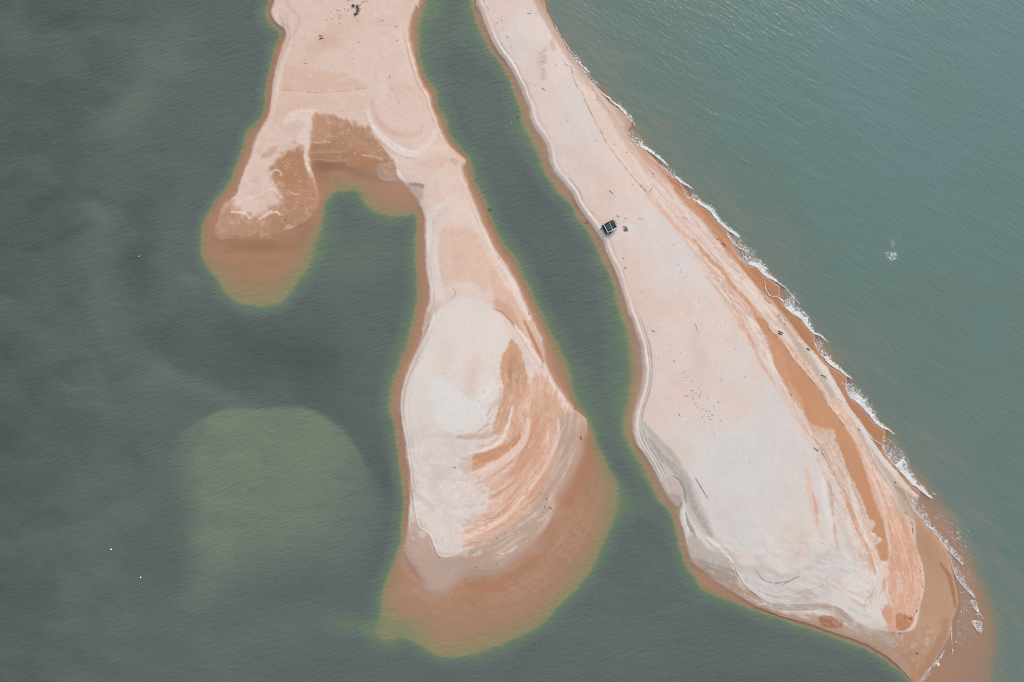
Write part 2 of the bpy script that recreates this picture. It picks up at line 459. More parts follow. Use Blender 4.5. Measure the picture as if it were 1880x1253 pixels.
# ---- left sandbar: head
poly([(524, 121), (549, 128), (592, 132), (620, 136), (648, 145), (672, 158), (674, 164), (635, 169), (584, 171), (540, 167), (516, 166), (519, 144)], (212, 178, 160), 9, 0.8, 3, seed=1, tex=0.35, tx=(14, 6))
band([(516, 166), (540, 167), (562, 170), (584, 171.5), (612, 169.5), (640, 168.5), (660, 164.5), (674, 163)], 0.9, (168, 132, 115), 1.0, 0.7, 0.5, 5, 2)
spot(598, 78, 48, 17, -38, (209, 175, 155), 0.75)
spot(640, 40, 40, 30, 0, (216, 186, 172), 0.5)
spot(705, 160, 10, 26, 0, (223, 205, 197), 0.6)
spot(545, 195, 30, 14, -10, (213, 179, 161), 0.6)
poly([(505, 170), (560, 172), (640, 172), (672, 178), (672, 200), (640, 212), (585, 212), (560, 225), (520, 235), (498, 215)], (216, 186, 170), 10, 0.6, 3, seed=3, tex=0.4)
band([(528, 5), (538, 20), (548, 30), (550, 42), (545, 55), (538, 66), (531, 76)], 5, (205, 168, 148), 4, 0.6, 1, seed=4, streak=0.5)
band([(511, 20), (519, 22), (526, 32), (529, 44), (529, 58), (526, 72), (519, 92), (513, 115), (507, 140), (503, 165)], 3.5, (205, 168, 150), 3, 0.55, 1, seed=5, streak=0.6)
band([(510, 24), (507, 33), (510, 40), (513, 45)], 2.2, (232, 218, 212), 1.5, 0.9, 0.4, relief=0.06)
band([(512, 30), (516, 33), (520, 44), (519, 55)], 1.6, (196, 156, 135), 1.5, 0.8, 0.4)
band([(536, 40), (534, 60), (527, 85), (520, 110), (515, 140), (511, 170), (507, 195)], 9, (223, 198, 185), 4, 0.6, 1, seed=6, streak=0.4)
for o, c, al in ((5.5, (229, 208, 198), 0.8), (9.5, (196, 164, 148), 0.5)):
    band([(752 - o, 60), (756 - o, 88), (761 - o, 108), (766 - o, 124), (771 - o, 140), (779 - o, 160), (789 - o, 176), (795 - o, 200), (803 - o, 218), (808 - o, 236), (818 - o, 254)], 1.8, c, 1.5, al, 0.5, 9, 7, relief=0.08 if c[0] > 210 else 0)
band([(746, 52), (749, 90), (757, 120), (768, 150), (783, 182)], 1.4, (200, 170, 155), 1.4, 0.5, 0.5)
# smooth pan on the right of the head
band([(684, 185), (690, 212), (707, 236), (731, 247), (755, 250), (771, 244), (778, 229)], (4, 9, 9, 4), (211, 174, 155), 6, 0.7, 1.2, seed=8)
band([(676, 205), (679, 221), (691, 244), (707, 258), (723, 271), (744, 282), (762, 286)], (4, 8, 12, 14, 12), (227, 213, 207), 4, 0.95, 1.2, seed=9, relief=0.1, streak=0.25)
band([(763, 284), (783, 269), (797, 249), (803, 236)], (8, 13, 10, 4), (224, 207, 199), 5, 0.8, 1.2, seed=10, streak=0.3)
poly([(715, 285), (740, 290), (765, 288), (790, 275), (815, 268), (835, 288), (846, 300), (842, 330), (860, 370), (872, 400), (860, 415), (820, 410), (792, 395), (780, 370), (785, 340), (760, 325), (738, 312)], (222, 199, 187), 10, 0.8, 3, seed=11, tex=0.35)
spot(805, 298, 30, 14, -8, (208, 172, 155), 0.6)
spot(835, 297, 9, 5, 25, (178, 148, 132), 0.55)

# ---- left sandbar: drowned arm and inner pool
ARM = [(446, 398), (470, 398), (500, 385), (516, 370), (512, 350), (502, 330), (497, 314), (505, 300), (520, 286), (532, 278), (543, 268), (557, 269), (559, 291), (563, 308),
       (568, 320), (576, 324), (586, 347), (587, 367), (572, 400), (556, 414), (531, 423), (503, 433), (492, 442), (439, 442), (396, 444), (390, 428), (400, 405), (412, 380), (422, 372), (430, 384)]
poly(ARM, (176, 132, 103), 22, 0.97, 9, 10, 12, tex=0.3, tx=(12, 7), relief=-0.03, comb=7, cang=-48)
poly([(405, 385), (422, 378), (432, 392), (470, 404), (500, 402), (480, 425), (440, 436), (402, 436), (397, 420)], (186, 146, 122), 10, 0.7, 3, seed=13)
poly([(505, 300), (520, 286), (545, 280), (557, 285), (560, 305), (566, 322), (562, 345), (540, 356), (520, 345), (505, 325)], (170, 125, 95), 8, 0.7, 4, seed=14)
band([(396, 441), (439, 440), (492, 440), (503, 432), (531, 422), (554, 413), (571, 398)], 2.2, (146, 104, 78), 2.5, 0.6, 1.0, seed=15)
ripples([(428, 372), (445, 350), (470, 325), (490, 345), (520, 360), (520, 385), (500, 402), (470, 408), (440, 402), (424, 395)], -52, 4.6, (212, 176, 156), 0.6, 8, 1)
ripples([(505, 300), (525, 285), (550, 300), (556, 330), (552, 360), (520, 358), (505, 335)], 30, 5.5, (204, 164, 142), 0.5, 10, 2)
ripples([(455, 345), (470, 310), (480, 320), (482, 345), (475, 362), (460, 362)], -50, 4.5, (198, 164, 146), 0.7, 5, 3)
band([(427, 390), (442, 391), (452, 394), (460, 403)], 4, (230, 206, 194), 2, 0.9, 1.4, 4, 16, relief=0.08)
band([(476, 403), (486, 398), (497, 391), (508, 390), (514, 394)], 4, (228, 204, 192), 2, 0.9, 1.6, 4, 17, relief=0.08)
band([(434, 376), (455, 366), (478, 359), (492, 351), (502, 349), (510, 358), (518, 362)], 3.5, (226, 202, 189), 2.5, 0.8, 1.4, 5, 18, relief=0.06)
band([(497, 318), (507, 313), (514, 315), (517, 322)], 3, (224, 198, 184), 2, 0.8, 1.0, 4, 19, relief=0.05)
band([(530, 350), (538, 357), (552, 358)], 2, (218, 188, 170), 2, 0.7, 1.5, 3, 20)
poly([(478, 288), (488, 278), (500, 270), (512, 268), (505, 282), (492, 290), (482, 294)], (196, 156, 134), 5, 0.7, 2.5, 5, 21, tex=0.5)
poly([(540, 205), (578, 203), (581, 210), (576, 224), (571, 253), (568, 289), (569, 318), (563, 310), (559, 289), (558, 268), (550, 266), (543, 255), (560, 232), (548, 222), (520, 232), (525, 215)], (225, 204, 193), 4, 0.9, 2, 6, 22, relief=0.06, tex=0.15)
band([(580, 212), (577, 226), (573, 250), (570, 280)], 2, (196, 160, 140), 2, 0.6, 0.6)
POOL = [(577, 219), (583, 213), (609, 212), (629, 220), (652, 229), (680, 239), (690, 253), (704, 271), (720, 292), (729, 308), (733, 325), (742, 339), (728, 336), (710, 337), (696, 330), (688, 318),
        (668, 314), (655, 314), (639, 308), (631, 298), (588, 297), (570, 300), (569, 280)]
poly(POOL, (176, 133, 105), 12, 0.97, 5, 7, 23, tex=0.32, relief=-0.03, comb=4, cang=72)
poly([(577, 219), (583, 213), (606, 214), (605, 240), (606, 261), (595, 262), (574, 262), (572, 245)], (194, 152, 126), 7, 0.6, 2.5, 4, 24, tex=0.3)
poly([(572, 266), (610, 262), (650, 275), (690, 292), (718, 300), (730, 315), (700, 312), (668, 311), (650, 308), (636, 294), (600, 292), (573, 293)], (170, 125, 96), 9, 0.8, 4, 9, 25)
ripples([(606, 214), (640, 225), (680, 242), (705, 272), (715, 290), (690, 292), (650, 270), (612, 262)], 68, 6.5, (204, 163, 140), 0.32, 8, 4, 0.02)
band([(575, 262), (585, 263), (598, 261), (606, 262)], 3, (212, 176, 156), 2, 0.8, 2.0, 4, 26)
band([(664, 285), (675, 287), (690, 289), (702, 293)], 4, (214, 178, 158), 2.5, 0.7, 2.5, 4, 27)
band([(572, 298), (588, 295), (631, 295), (639, 306), (655, 312), (668, 312), (688, 316), (696, 328), (709, 335), (730, 335)], 2.4, (140, 100, 74), 3, 0.55, 1.0, 6, 28)
poly([(692, 303), (712, 299), (727, 307), (732, 322), (741, 336), (730, 337), (710, 335), (697, 326)], (178, 147, 127), 4, 0.85, 1.5, seed=29)
band([(680, 240), (692, 256), (706, 273), (720, 291)], 4, (214, 182, 164), 3, 0.7, 1.5, seed=30)
band([(703, 269), (715, 283), (732, 301)], 1.5, (232, 214, 205), 1.2, 0.8, 0.5, relief=0.06)
band([(729, 306), (733, 322), (744, 335), (752, 344)], (3, 6, 5, 2), (230, 216, 209), 2.5, 0.9, 1.0, seed=31, relief=0.1)
poly([(744, 335), (760, 337), (778, 341), (778, 352), (773, 367), (766, 367), (753, 352)], (188, 163, 149), 5, 0.85, 2, seed=32, tex=0.3, tx=(3, 3))
poly([(752, 337), (762, 336), (777, 339), (777, 346), (765, 344)], (150, 132, 120), 3, 0.7, 2.0, 3, 33, tex=0.8, tx=(2.4, 2.4))

# ---- left sandbar: neck
poly([(780, 392), (800, 383), (815, 373), (840, 372), (875, 392), (890, 420), (915, 465), (945, 512), (965, 558), (990, 610), (975, 600), (940, 560), (910, 545), (850, 545), (800, 560), (786, 550), (782, 470)], (221, 200, 189), 8, 0.9, 2, seed=34)
poly([(824, 421), (855, 419), (875, 429), (888, 448), (901, 477), (911, 496), (900, 512), (896, 536), (884, 536), (864, 518), (828, 518), (823, 480), (823, 448)], (217, 184, 166), 18, 0.85, 5, 12, seed=35, tex=0.2, tx=(12, 20))
poly([(808, 430), (822, 425), (824, 520), (810, 510), (806, 480)], (217, 187, 171), 5, 0.8, 2.5, 5, 36, tex=0.3)
band([(813, 377), (799, 386), (792, 408), (791, 440), (793, 475), (797, 505), (803, 528), (810, 545)], (8, 10, 14, 20, 22, 22, 20, 16), (223, 211, 206), 4, 0.9, 1.5, 6, 37, streak=0.15)
band([(783, 395), (785, 430), (787, 470), (789, 505), (793, 535)], 1.4, (231, 220, 215), 1.3, 0.8, 0.4, relief=0.1)
band([(797, 400), (794, 430), (793, 460), (795, 490)], 1.3, (198, 178, 168), 1.2, 0.6, 0.5)
band([(812, 517), (822, 524), (832, 530), (836, 540), (828, 550), (820, 557)], 1.6, (196, 152, 132), 1.5, 0.8, 0.7, 4, 38)
band([(814, 515), (820, 522), (830, 527), (826, 534)], 2.0, (231, 217, 210), 1.6, 0.6, 0.8)
band([(876, 395), (887, 424), (900, 452), (912, 474), (925, 491), (940, 517), (954, 545), (967, 574), (982, 602), (992, 625)], (3, 7, 8, 9, 10, 9, 8, 7, 6, 4), (224, 209, 202), 3, 0.8, 1.0, 6, 39, streak=0.35)
band([(880, 400), (891, 425), (904, 452), (917, 474), (930, 490), (944, 516), (958, 545), (971, 574)], 1.4, (234, 223, 217), 1.2, 0.9, 0.4, relief=0.12)
poly([(898, 500), (912, 500), (925, 522), (945, 545), (965, 580), (985, 620), (1000, 655), (1004, 672), (985, 650), (960, 615), (940, 590), (915, 560), (905, 535)], (214, 178, 158), 6, 0.85, 2.5, 6, 40, tex=0.4, tx=(4, 7))
poly([(905, 550), (925, 555), (945, 575), (955, 600), (970, 625), (985, 650), (975, 650), (950, 610), (935, 588), (915, 572)], (203, 158, 132), 5, 0.7, 2, 5, 41, tex=0.4)
band([(905, 567), (915, 570), (924, 575), (936, 588), (945, 600)], 2.2, (160, 116, 88), 2, 0.8, 0.8, 4, 42)
band([(962, 590), (970, 605), (980, 627), (988, 645), (998, 664)], (3, 6, 7, 7, 3), (176, 128, 97), 3, 0.9, 1.2, 6, 43)
band([(975, 590), (985, 615), (995, 640), (1001, 665)], 7, (196, 158, 138), 3, 0.6, 1.0)
band([(944, 598), (962, 621), (980, 650), (996, 676)], (3, 9, 8, 3), (227, 211, 203), 2.5, 0.95, 1.0, 5, 44, relief=0.08)
spot(798, 568, 12, 8, -40, (190, 168, 155), 0.6)
poly([(778, 580), (786, 570), (792, 580), (786, 598), (778, 608)], (182, 162, 150), 3, 0.8, 1.5, 4, 45, tex=0.4, tx=(4, 3))

# ---- left sandbar: the bulb
poly([(785, 605), (800, 577), (835, 548), (880, 550), (905, 566), (925, 590), (936, 615), (933, 640), (921, 657), (919, 690), (915, 720), (900, 745), (898, 775), (870, 793), (840, 800), (815, 795), (780, 790),
      (756, 770), (748, 740), (753, 700), (768, 650)], (221, 210, 204), 9, 0.95, 3, 9, 46)
spot(868, 690, 14, 50, 12, (220, 194, 180), 0.75)
spot(818, 660, 14, 30, 20, (220, 197, 184), 0.6)
poly([(790, 700), (830, 700), (855, 730), (870, 735), (900, 700), (912, 700), (905, 745), (896, 775), (868, 790), (830, 790), (800, 770)], (222, 218, 214), 14, 0.85, 3, seed=47)
poly([(938, 622), (946, 630), (956, 643), (962, 668), (970, 696), (972, 708), (990, 720), (985, 745), (960, 790), (930, 800), (905, 790), (915, 750), (925, 712), (920, 696), (920, 659), (931, 638)], (201, 155, 126), 4, 0.9, 3, 5, 48, tex=0.3, tx=(4, 9))
spot(945, 672, 13, 24, 0, (180, 136, 104), 0.8)
spot(936, 690, 5, 22, 0, (176, 130, 98), 0.6)
poly([(905, 792), (935, 770), (960, 720), (985, 690), (1005, 700), (1030, 735), (1034, 790), (1018, 850), (988, 915), (950, 958), (915, 982), (868, 1000), (850, 985), (880, 950), (905, 905), (865, 868), (866, 846), (892, 828), (930, 802)], (213, 171, 147), 10, 0.95, 4, 9, 49, tex=0.15)
spot(1005, 740, 18, 25, 0, (205, 165, 140), 0.6)
ripples([(940, 745), (965, 735), (980, 760), (968, 790), (945, 805), (930, 800)], -62, 4.4, (232, 198, 178), 0.9, 8, 5)
ripples([(968, 690), (1000, 690), (1012, 720), (1000, 745), (975, 735)], 8, 4.2, (226, 192, 174), 0.7, 8, 6)
ripples([(985, 730), (1025, 745), (1022, 790), (990, 780), (975, 760)], 40, 4.6, (192, 148, 120), 0.5, 10, 7)
band([(900, 745), (918, 735), (922, 715)], 8, (214, 184, 168), 4, 0.6, 2.5, 4, 50)
band([(843, 803), (870, 803), (895, 799), (915, 790), (928, 776)], (5, 10, 11, 9, 5), (203, 172, 153), 4, 0.85, 2, 5, 51, streak=0.3)
band([(838, 803), (855, 798), (872, 796), (888, 784), (897, 778)], 2, (168, 146, 134), 2, 0.6, 1.5, 3, 52)
band([(859, 834), (891, 826), (918, 811), (929, 790), (937, 765), (940, 748)], (3, 5, 6, 6, 5, 4), (229, 210, 201), 2.2, 0.95, 1.2, 4, 53, relief=0.05)
band([(875, 820), (900, 815), (918, 800)], (4, 7, 4), (212, 176, 156), 3, 0.7, 1.2, 5, 54)
poly([(869, 834), (891, 828), (915, 820), (936, 807), (952, 798), (957, 803), (950, 817), (930, 837), (907, 851), (887, 861), (867, 868), (866, 849)], (199, 147, 113), 2.5, 0.97, 1.2, 5, 55, relief=-0.04)
poly([(843, 845), (866, 838), (868, 868), (850, 870)], (206, 178, 162), 6, 0.7, 2, seed=56)
band([(880, 846), (905, 838), (930, 820), (945, 808)], 1.6, (212, 165, 134), 1.5, 0.6, 0.8, 5, 57)
band([(868, 874), (899, 859), (931, 839), (955, 819), (968, 791), (969, 770)], (14, 17, 17, 15, 12, 5), (225, 197, 183), 3, 0.92, 1.5, 5, 58, streak=0.2, relief=0.05)
spot(888, 880, 36, 13, -20, (226, 205, 195), 0.8)
band([(982, 765), (980, 815), (957, 852), (928, 892), (900, 912)], (14, 24, 22, 16, 8), (205, 158, 130), 7, 0.8, 2, 8, 59, streak=0.3)
band([(1000, 780), (995, 830), (972, 875), (945, 910), (925, 930)], (8, 14, 14, 14, 8), (209, 161, 133), 6, 0.8, 2, 8, 60, streak=0.3)
band([(1024, 770), (1024, 807), (1008, 839), (992, 868), (969, 896), (946, 926), (922, 952), (883, 974), (851, 988)], (5, 7, 9, 11, 12, 11, 11, 12, 10), (226, 195, 178), 3.5, 0.9, 1.5, 4, 61, streak=0.3, relief=0.04)
band([(940, 926), (915, 945), (898, 954)], (7, 10, 7), (208, 157, 128), 5, 0.85, 2, 6, 62)
spot(870, 955, 30, 12, -10, (216, 186, 170), 0.6)
spot(855, 977, 22, 5, 5, (210, 172, 153), 0.7)
band([(1032, 805), (1014, 850), (991, 896), (961, 936), (925, 966), (885, 991), (852, 1005)], (8, 14, 16, 18, 16, 12, 8), (210, 165, 140), 5, 0.8, 2, 6, 63, streak=0.25)
poly([(1028, 768), (1056, 756), (1073, 772), (1080, 784), (1074, 810), (1068, 842), (1052, 886), (1026, 940), (1000, 992), (962, 1024), (916, 1058), (872, 1066), (846, 1074), (824, 1094), (800, 1098), (776, 1088), (766, 1064), (746, 1034),
      (746, 1008), (752, 965), (765, 950), (790, 980), (803, 1015), (835, 1021), (868, 1006), (922, 977), (962, 946), (992, 907), (1016, 862), (1031, 812)], (184, 158, 142), 16, 0.93, 4, 9, 64, tex=0.12)
spot(835, 1040, 42, 14, -5, (172, 158, 145), 0.7)
spot(805, 1065, 22, 18, 0, (176, 155, 141), 0.5)
spot(1035, 800, 14, 45, 10, (180, 157, 142), 0.6)
spot(900, 1015, 40, 12, -25, (180, 152, 135), 0.6)
band([(1058, 800), (1056, 845), (1040, 880)], 10, (190, 152, 128), 8, 0.6, 2)
band([(760, 905), (775, 915), (790, 930), (800, 940)], (5, 9, 8, 3), (196, 178, 166), 6, 0.6, 2, 8, 65)
band([(805, 915), (822, 928), (845, 932), (862, 922)], (4, 8, 8, 3), (194, 172, 158), 5, 0.7, 2, 6, 66)
spot(800, 870, 20, 16, 0, (204, 190, 183), 0.6)
spot(823, 800, 16, 6, 20, (200, 188, 180), 0.6)
poly([(766, 925), (800, 900), (850, 880), (880, 905), (860, 945), (850, 985), (836, 1012), (810, 1015), (795, 990), (770, 965)], (222, 209, 203), 14, 0.6, 4, seed=67, tex=0.3, tx=(14, 14))
band([(763, 939), (767, 955), (771, 968), (788, 978), (797, 996), (803, 1012), (810, 1021), (832, 1019), (848, 1009), (868, 1004)], 2.0, (232, 220, 214), 1.6, 0.85, 0.6, 5, 68, relief=0.1)
band([(762, 945), (765, 958), (769, 970), (786, 981), (795, 999), (801, 1015), (808, 1023)], 1.2, (140, 120, 108), 1.2, 0.7, 0.6, 5, 69)
band([(758, 900), (752, 860), (747, 820), (740, 775), (738, 740), (744, 705), (758, 670), (775, 630), (790, 585)], 9, (190, 174, 164), 4, 0.65, 1.0, 8, 70, streak=0.5)
band([(763, 935), (757, 890), (752, 848), (747, 812), (740, 777), (736.5, 745), (740, 715), (749, 688), (760, 662), (776, 630), (790, 598), (797, 580)], 1.7, (232, 222, 216), 1.4, 0.9, 0.4, 7, 71, relief=0.14)
band([(760, 940), (754, 890), (749, 848), (743.5, 812), (737, 777), (734, 745), (737.5, 713), (746.5, 686), (757.5, 660), (773.5, 628), (787.5, 596)], 1.2, (120, 104, 94), 1.2, 0.75, 0.4, 7, 72)
band([(742, 745), (746, 715), (755, 690), (766, 664), (782, 632), (796, 600)], 1.4, (194, 180, 173), 1.4, 0.7, 0.4)

# ---- right spit: channel side
ws = (rsd0 < 0) & (U < spine(V))
t_in = -rsd0
up = ws * sstep(800, 720, V)
put(ALL, (186, 170, 160), up * sstep(6.0, 1.5, t_in) * 0.75)
put(ALL, (228, 220, 216), up * np.exp(-((t_in - 8.0 - 1.2 * fbm(U / 30, V / 30, 71, 2)) / 2.2) ** 2) * 0.85)
Z += 0.14 * up * np.exp(-((t_in - 8.0) / 2.2) ** 2)
gl = sstep(-0.2, 0.3, fbm(U / 22, V / 22, 72, 2))
put(ALL, (150, 136, 130), up * np.exp(-((t_in - 4.6) / 0.8) ** 2) * 0.6)
put(ALL, (146, 132, 128), up * np.exp(-((t_in - 13.2 - 1.0 * fbm(U / 25, V / 25, 73, 2)) / 0.9) ** 2) * (0.2 + 0.55 * gl))
mid = ws * sstep(520, 620, V) * sstep(830, 760, V)
put(ALL, (180, 164, 152), mid * sstep(8.0, 3.0, t_in) * 0.8)
put(ALL, (234, 228, 224), mid * np.exp(-((t_in - 10.5) / 1.0) ** 2) * 0.9)
put(ALL, (130, 118, 114), mid * np.exp(-((t_in - 17.5) / 0.9) ** 2) * 0.75)
put(ALL, (196, 186, 180), mid * np.exp(-((t_in - 14.0) / 1.6) ** 2) * 0.6)
# softly tinted patches of dry sand
for cu, cv, ru, rv, ang, c, al in [(915, 30, 30, 40, 20, (222, 196, 184), 0.7), (960, 60, 50, 30, 60, (216, 209, 205), 0.6), (1060, 300, 40, 26, 40, (219, 196, 183), 0.6), (1110, 330, 26, 20, 30, (217, 190, 174), 0.6),
                                   (1010, 230, 30, 60, -30, (222, 204, 196), 0.6), (1145, 460, 26, 70, -25, (222, 196, 183), 0.7), (1170, 540, 26, 60, -20, (221, 194, 181), 0.75), (1200, 420, 40, 40, 0, (218, 208, 204), 0.6),
                                   (1250, 480, 30, 40, 30, (214, 208, 207), 0.7), (1280, 640, 16, 60, -12, (214, 196, 186), 0.8), (1300, 540, 30, 40, 0, (216, 204, 198), 0.6), (1290, 660, 12, 24, -20, (211, 190, 178), 0.6),
                                   (1385, 700, 18, 40, 10, (219, 200, 190), 0.7), (1260, 790, 40, 30, 0, (216, 202, 196), 0.6), (1350, 850, 60, 80, 0, (211, 208, 204), 0.7), (1370, 960, 50, 60, 20, (211, 205, 201), 0.7),
                                   (1330, 945, 18, 16, 0, (208, 194, 188), 0.6), (1440, 900, 30, 80, 0, (213, 203, 198), 0.6), (1465, 1000, 22, 50, 0, (217, 197, 186), 0.8), (1380, 1030, 34, 10, 20, (216, 197, 186), 0.7),
                                   (1128, 432, 22, 10, -10, (227, 217, 212), 0.7), (1150, 420, 20, 10, 0, (224, 216, 212), 0.6)]:
    spot(cu, cv, ru, rv, ang, c, al)
# the smudge of damp sand near the top
for cu, cv, ru, rv, ang, al in [(1001, 92, 4, 9, 30, 0.6), (997, 104, 8, 8, 40, 0.75), (996, 118, 8, 7, 60, 0.85), (998, 130, 5, 10, 0, 0.7), (997, 143, 5, 6, 0, 0.5)]:
    sl = F.window((cu - 30, cv - 30), (cu + 30, cv + 30))
    u_, v_ = F.uv(sl)
    put(sl, (168, 158, 154), blob(u_, v_, cu, cv, ru, rv, ang) * al * np.clip(0.55 + 0.9 * fbm(u_ / 3.5, v_ / 2.2, 77, 2), 0, 1))
poly([(1010, 74), (1015, 70), (1019, 82), (1021, 92), (1016, 95), (1010, 88)], (200, 178, 164), 3, 0.8, 1.5, 4, 80)
band([(996, 122), (1000, 127), (1004, 122), (1000, 119)], 1.5, (226, 219, 215), 1.2, 0.9, 0.5)

# ---- right spit: sea side
EAST = [(985, -10), (1005, 50), (1040, 110), (1072, 180), (1110, 258), (1160, 325), (1215, 390), (1270, 465), (1330, 560), (1375, 640), (1430, 725), (1475, 800), (1505, 860), (1528, 930), (1555, 1000), (1588, 1060), (1608, 1110), (1640, 1150),
        (1672, 1157), (1692, 1075), (1686, 1030), (1672, 985), (1655, 930), (1628, 880), (1600, 832), (1568, 773), (1526, 729), (1500, 668), (1470, 620), (1423, 564), (1374, 508), (1307, 432), (1250, 368), (1222, 335), (1165, 275), (1122, 196), (1052, 108), (1016, 56), (990, -10)]
poly(EAST, (221, 195, 181), 9, 0.75, 4, 9, 81)
WETB_ = [(985, -5), (999, 27), (1016, 56), (1033, 86), (1052, 108), (1066, 131), (1085, 151), (1102, 170), (1122, 196), (1140, 222), (1150, 245), (1165, 275), (1185, 300), (1205, 318), (1226, 340), (1249, 368), (1265, 385), (1288, 406), (1307, 433),
         (1323, 449), (1339, 472), (1355, 488), (1374, 510), (1391, 532), (1409, 556), (1423, 564), (1442, 589), (1458, 608), (1477, 629), (1493, 645), (1506, 658), (1520, 678), (1535, 706), (1546, 722), (1559, 748), (1572, 765), (1588, 787), (1604, 812),
         (1620, 835), (1636, 854), (1652, 873), (1664, 889), (1690, 913), (1716, 920), (1640, 800), (1560, 690), (1500, 600), (1440, 515), (1370, 445), (1290, 360), (1190, 260), (1100, 145), (1025, 45)]
b = F.window((980, 0), (1720, 1180))
u_, v_ = F.uv(b)
D, sx, tt, run = F.dist(smooth([(985, -10), (1052, 108), (1122, 196), (1222, 335), (1307, 432), (1374, 508), (1423, 564), (1470, 620), (1526, 729), (1568, 773), (1600, 832), (1628, 880), (1655, 930), (1672, 985), (1686, 1030), (1690, 1075), (1672, 1157)]), False, 190, b, True)
inl = F.signed(smooth(EAST, True, 3), 40, b)
wetin = F.signed(smooth(WETB_, True, 2), 30, b)
instrip = sstep(2, -8, inl)
st = fbm(sx / 60 + 0.15 * fbm(u_ / 12, v_ / 12, 9, 2), tt / 5.0, 91, 3)
st2 = fbm(sx / 26, tt / 2.2, 95, 2)
lowr = sstep(300, 560, v_)
put(b, (207, 162, 138), instrip * lowr * sstep(0.10, 0.55, st) * 0.65)
put(b, (226, 214, 209), instrip * sstep(0.08, 0.5, -st) * 0.75)
put(b, (190, 160, 144), instrip * lowr * sstep(0.35, 0.8, st2) * 0.35)
# berm and wet beach
J = [(985, -5), (999, 27), (1016, 56), (1033, 86), (1052, 108), (1066, 131), (1085, 151), (1102, 170), (1122, 196), (1140, 222), (1150, 245), (1165, 275), (1185, 300), (1205, 318), (1226, 340), (1249, 368), (1265, 385), (1288, 406), (1307, 433),
     (1323, 449), (1339, 472), (1355, 488), (1374, 510), (1391, 532), (1409, 556), (1423, 564), (1442, 589), (1458, 608), (1477, 629), (1493, 645), (1506, 658), (1520, 678), (1535, 706), (1546, 722), (1559, 748), (1572, 765), (1588, 787), (1604, 812),
     (1620, 835), (1636, 854), (1652, 873), (1664, 889), (1690, 913)]
WETB = J + [(1716, 920), (1720, 900), (1690, 880), (1660, 850), (1640, 800), (1600, 745), (1560, 690), (1530, 640), (1500, 600), (1470, 560), (1440, 515), (1400, 480), (1370, 445), (1330, 400), (1290, 360), (1250, 325), (1190, 260), (1160, 205), (1100, 145), (1060, 95), (1025, 45), (1005, -5)]
poly(WETB, (172, 122, 91), 2.5, 0.97, 1.0, 8, 82)
band([(984, 0), (999, 28), (1018, 60), (1038, 90), (1058, 118), (1078, 143), (1102, 172), (1124, 198), (1142, 224), (1152, 246), (1168, 275)], (12, 12, 12, 14, 14, 14, 16, 22, 24, 22, 14), (188, 168, 154), 6, 0.9, 1.5, seed=83, streak=0.2)
band([(1085, 150), (1112, 190), (1140, 235), (1168, 278), (1200, 312), (1232, 345)], (5, 12, 20, 22, 18, 10), (212, 184, 169), 8, 0.8, 1.5, seed=84, streak=0.3)
band([(1150, 235), (1172, 270), (1200, 297), (1226, 320)], (8, 13, 12, 8), (190, 156, 136), 6, 0.75, 1.0, seed=85)
band([(1236, 340), (1266, 372), (1300, 408), (1330, 440), (1360, 482)], (5, 9, 11, 10, 6), (206, 152, 118), 5, 0.7, 1.0, seed=86, streak=0.2)
band([(1405, 525), (1425, 560), (1452, 592), (1476, 620), (1498, 645), (1514, 668)], (4, 8, 12, 12, 10, 5), (172, 122, 92), 5, 0.7, 1.0, seed=87)
band([(1350, 460), (1376, 500), (1400, 530), (1424, 562)], (5, 7, 8, 8), (196, 138, 100), 4, 0.7, 1.0, seed=88)
band([(1300, 400), (1330, 430), (1352, 450)], 10, (172, 132, 108), 6, 0.6, 1.0)
band([(1424, 581), (1441, 603), (1461, 630), (1480, 655), (1498, 680), (1516, 708), (1534, 739), (1554, 769), (1574, 797), (1592, 826), (1611, 853), (1634, 882), (1656, 912), (1676, 945)], (3, 7, 12, 13, 12, 11, 10, 12, 14, 16, 18, 18, 20, 18), (188, 173, 161), 4, 0.9, 1.5, 8, 89)
band([(1226, 338), (1250, 366), (1288, 405), (1323, 448), (1355, 487), (1391, 531), (1423, 563), (1458, 607), (1490, 652), (1520, 704)], 5, (214, 196, 185), 3, 0.6, 1.2, seed=90, streak=0.5)
for off, al in ((-7, 0.45), (-13, 0.4)):
    band([(1062 + off, 131), (1100 + off, 172), (1140 + off, 230), (1185 + off, 298), (1249 + off, 366), (1290 + off, 408), (1330 + off, 456), (1376 + off, 512)], 1.0, (150, 128, 116), 1.0, al, 1.2, 9, 91 + off, streak=0.6, su=14)
# tide wrack line
WR = [(1034, 110), (1039, 120), (1048, 124), (1051, 140), (1055, 150), (1061, 164), (1069, 172), (1075, 190), (1079, 197), (1091, 221), (1104, 245), (1115, 266), (1131, 288), (1149, 311), (1163, 328), (1184, 351), (1190, 364), (1209, 381), (1223, 398), (1241, 419), (1255, 437), (1270, 459), (1295, 486), (1311, 508), (1330, 535), (1350, 566)]
band(WR, 1.3, (158, 128, 110), 1.1, 0.75, 1.2, 6, 93, streak=0.45, su=10)
band([(1190, 362), (1212, 386), (1240, 412), (1265, 445), (1290, 478), (1316, 508)], (6, 12, 14, 14, 12, 8), (222, 191, 174), 6, 0.8, 2, 8, 94, streak=0.35)
band([(1272, 440), (1288, 459), (1307, 481), (1326, 499), (1342, 523), (1358, 539), (1372, 555), (1384, 574), (1396, 594)], (3, 6, 8, 8, 7, 7, 7, 9, 10), (206, 154, 123), 3, 0.92, 1.5, 6, 95, relief=-0.03)
band([(1205, 372), (1225, 398), (1245, 422), (1262, 438), (1275, 450)], (3, 6, 7, 6, 3), (214, 174, 153), 3, 0.75, 1.5, 6, 96)
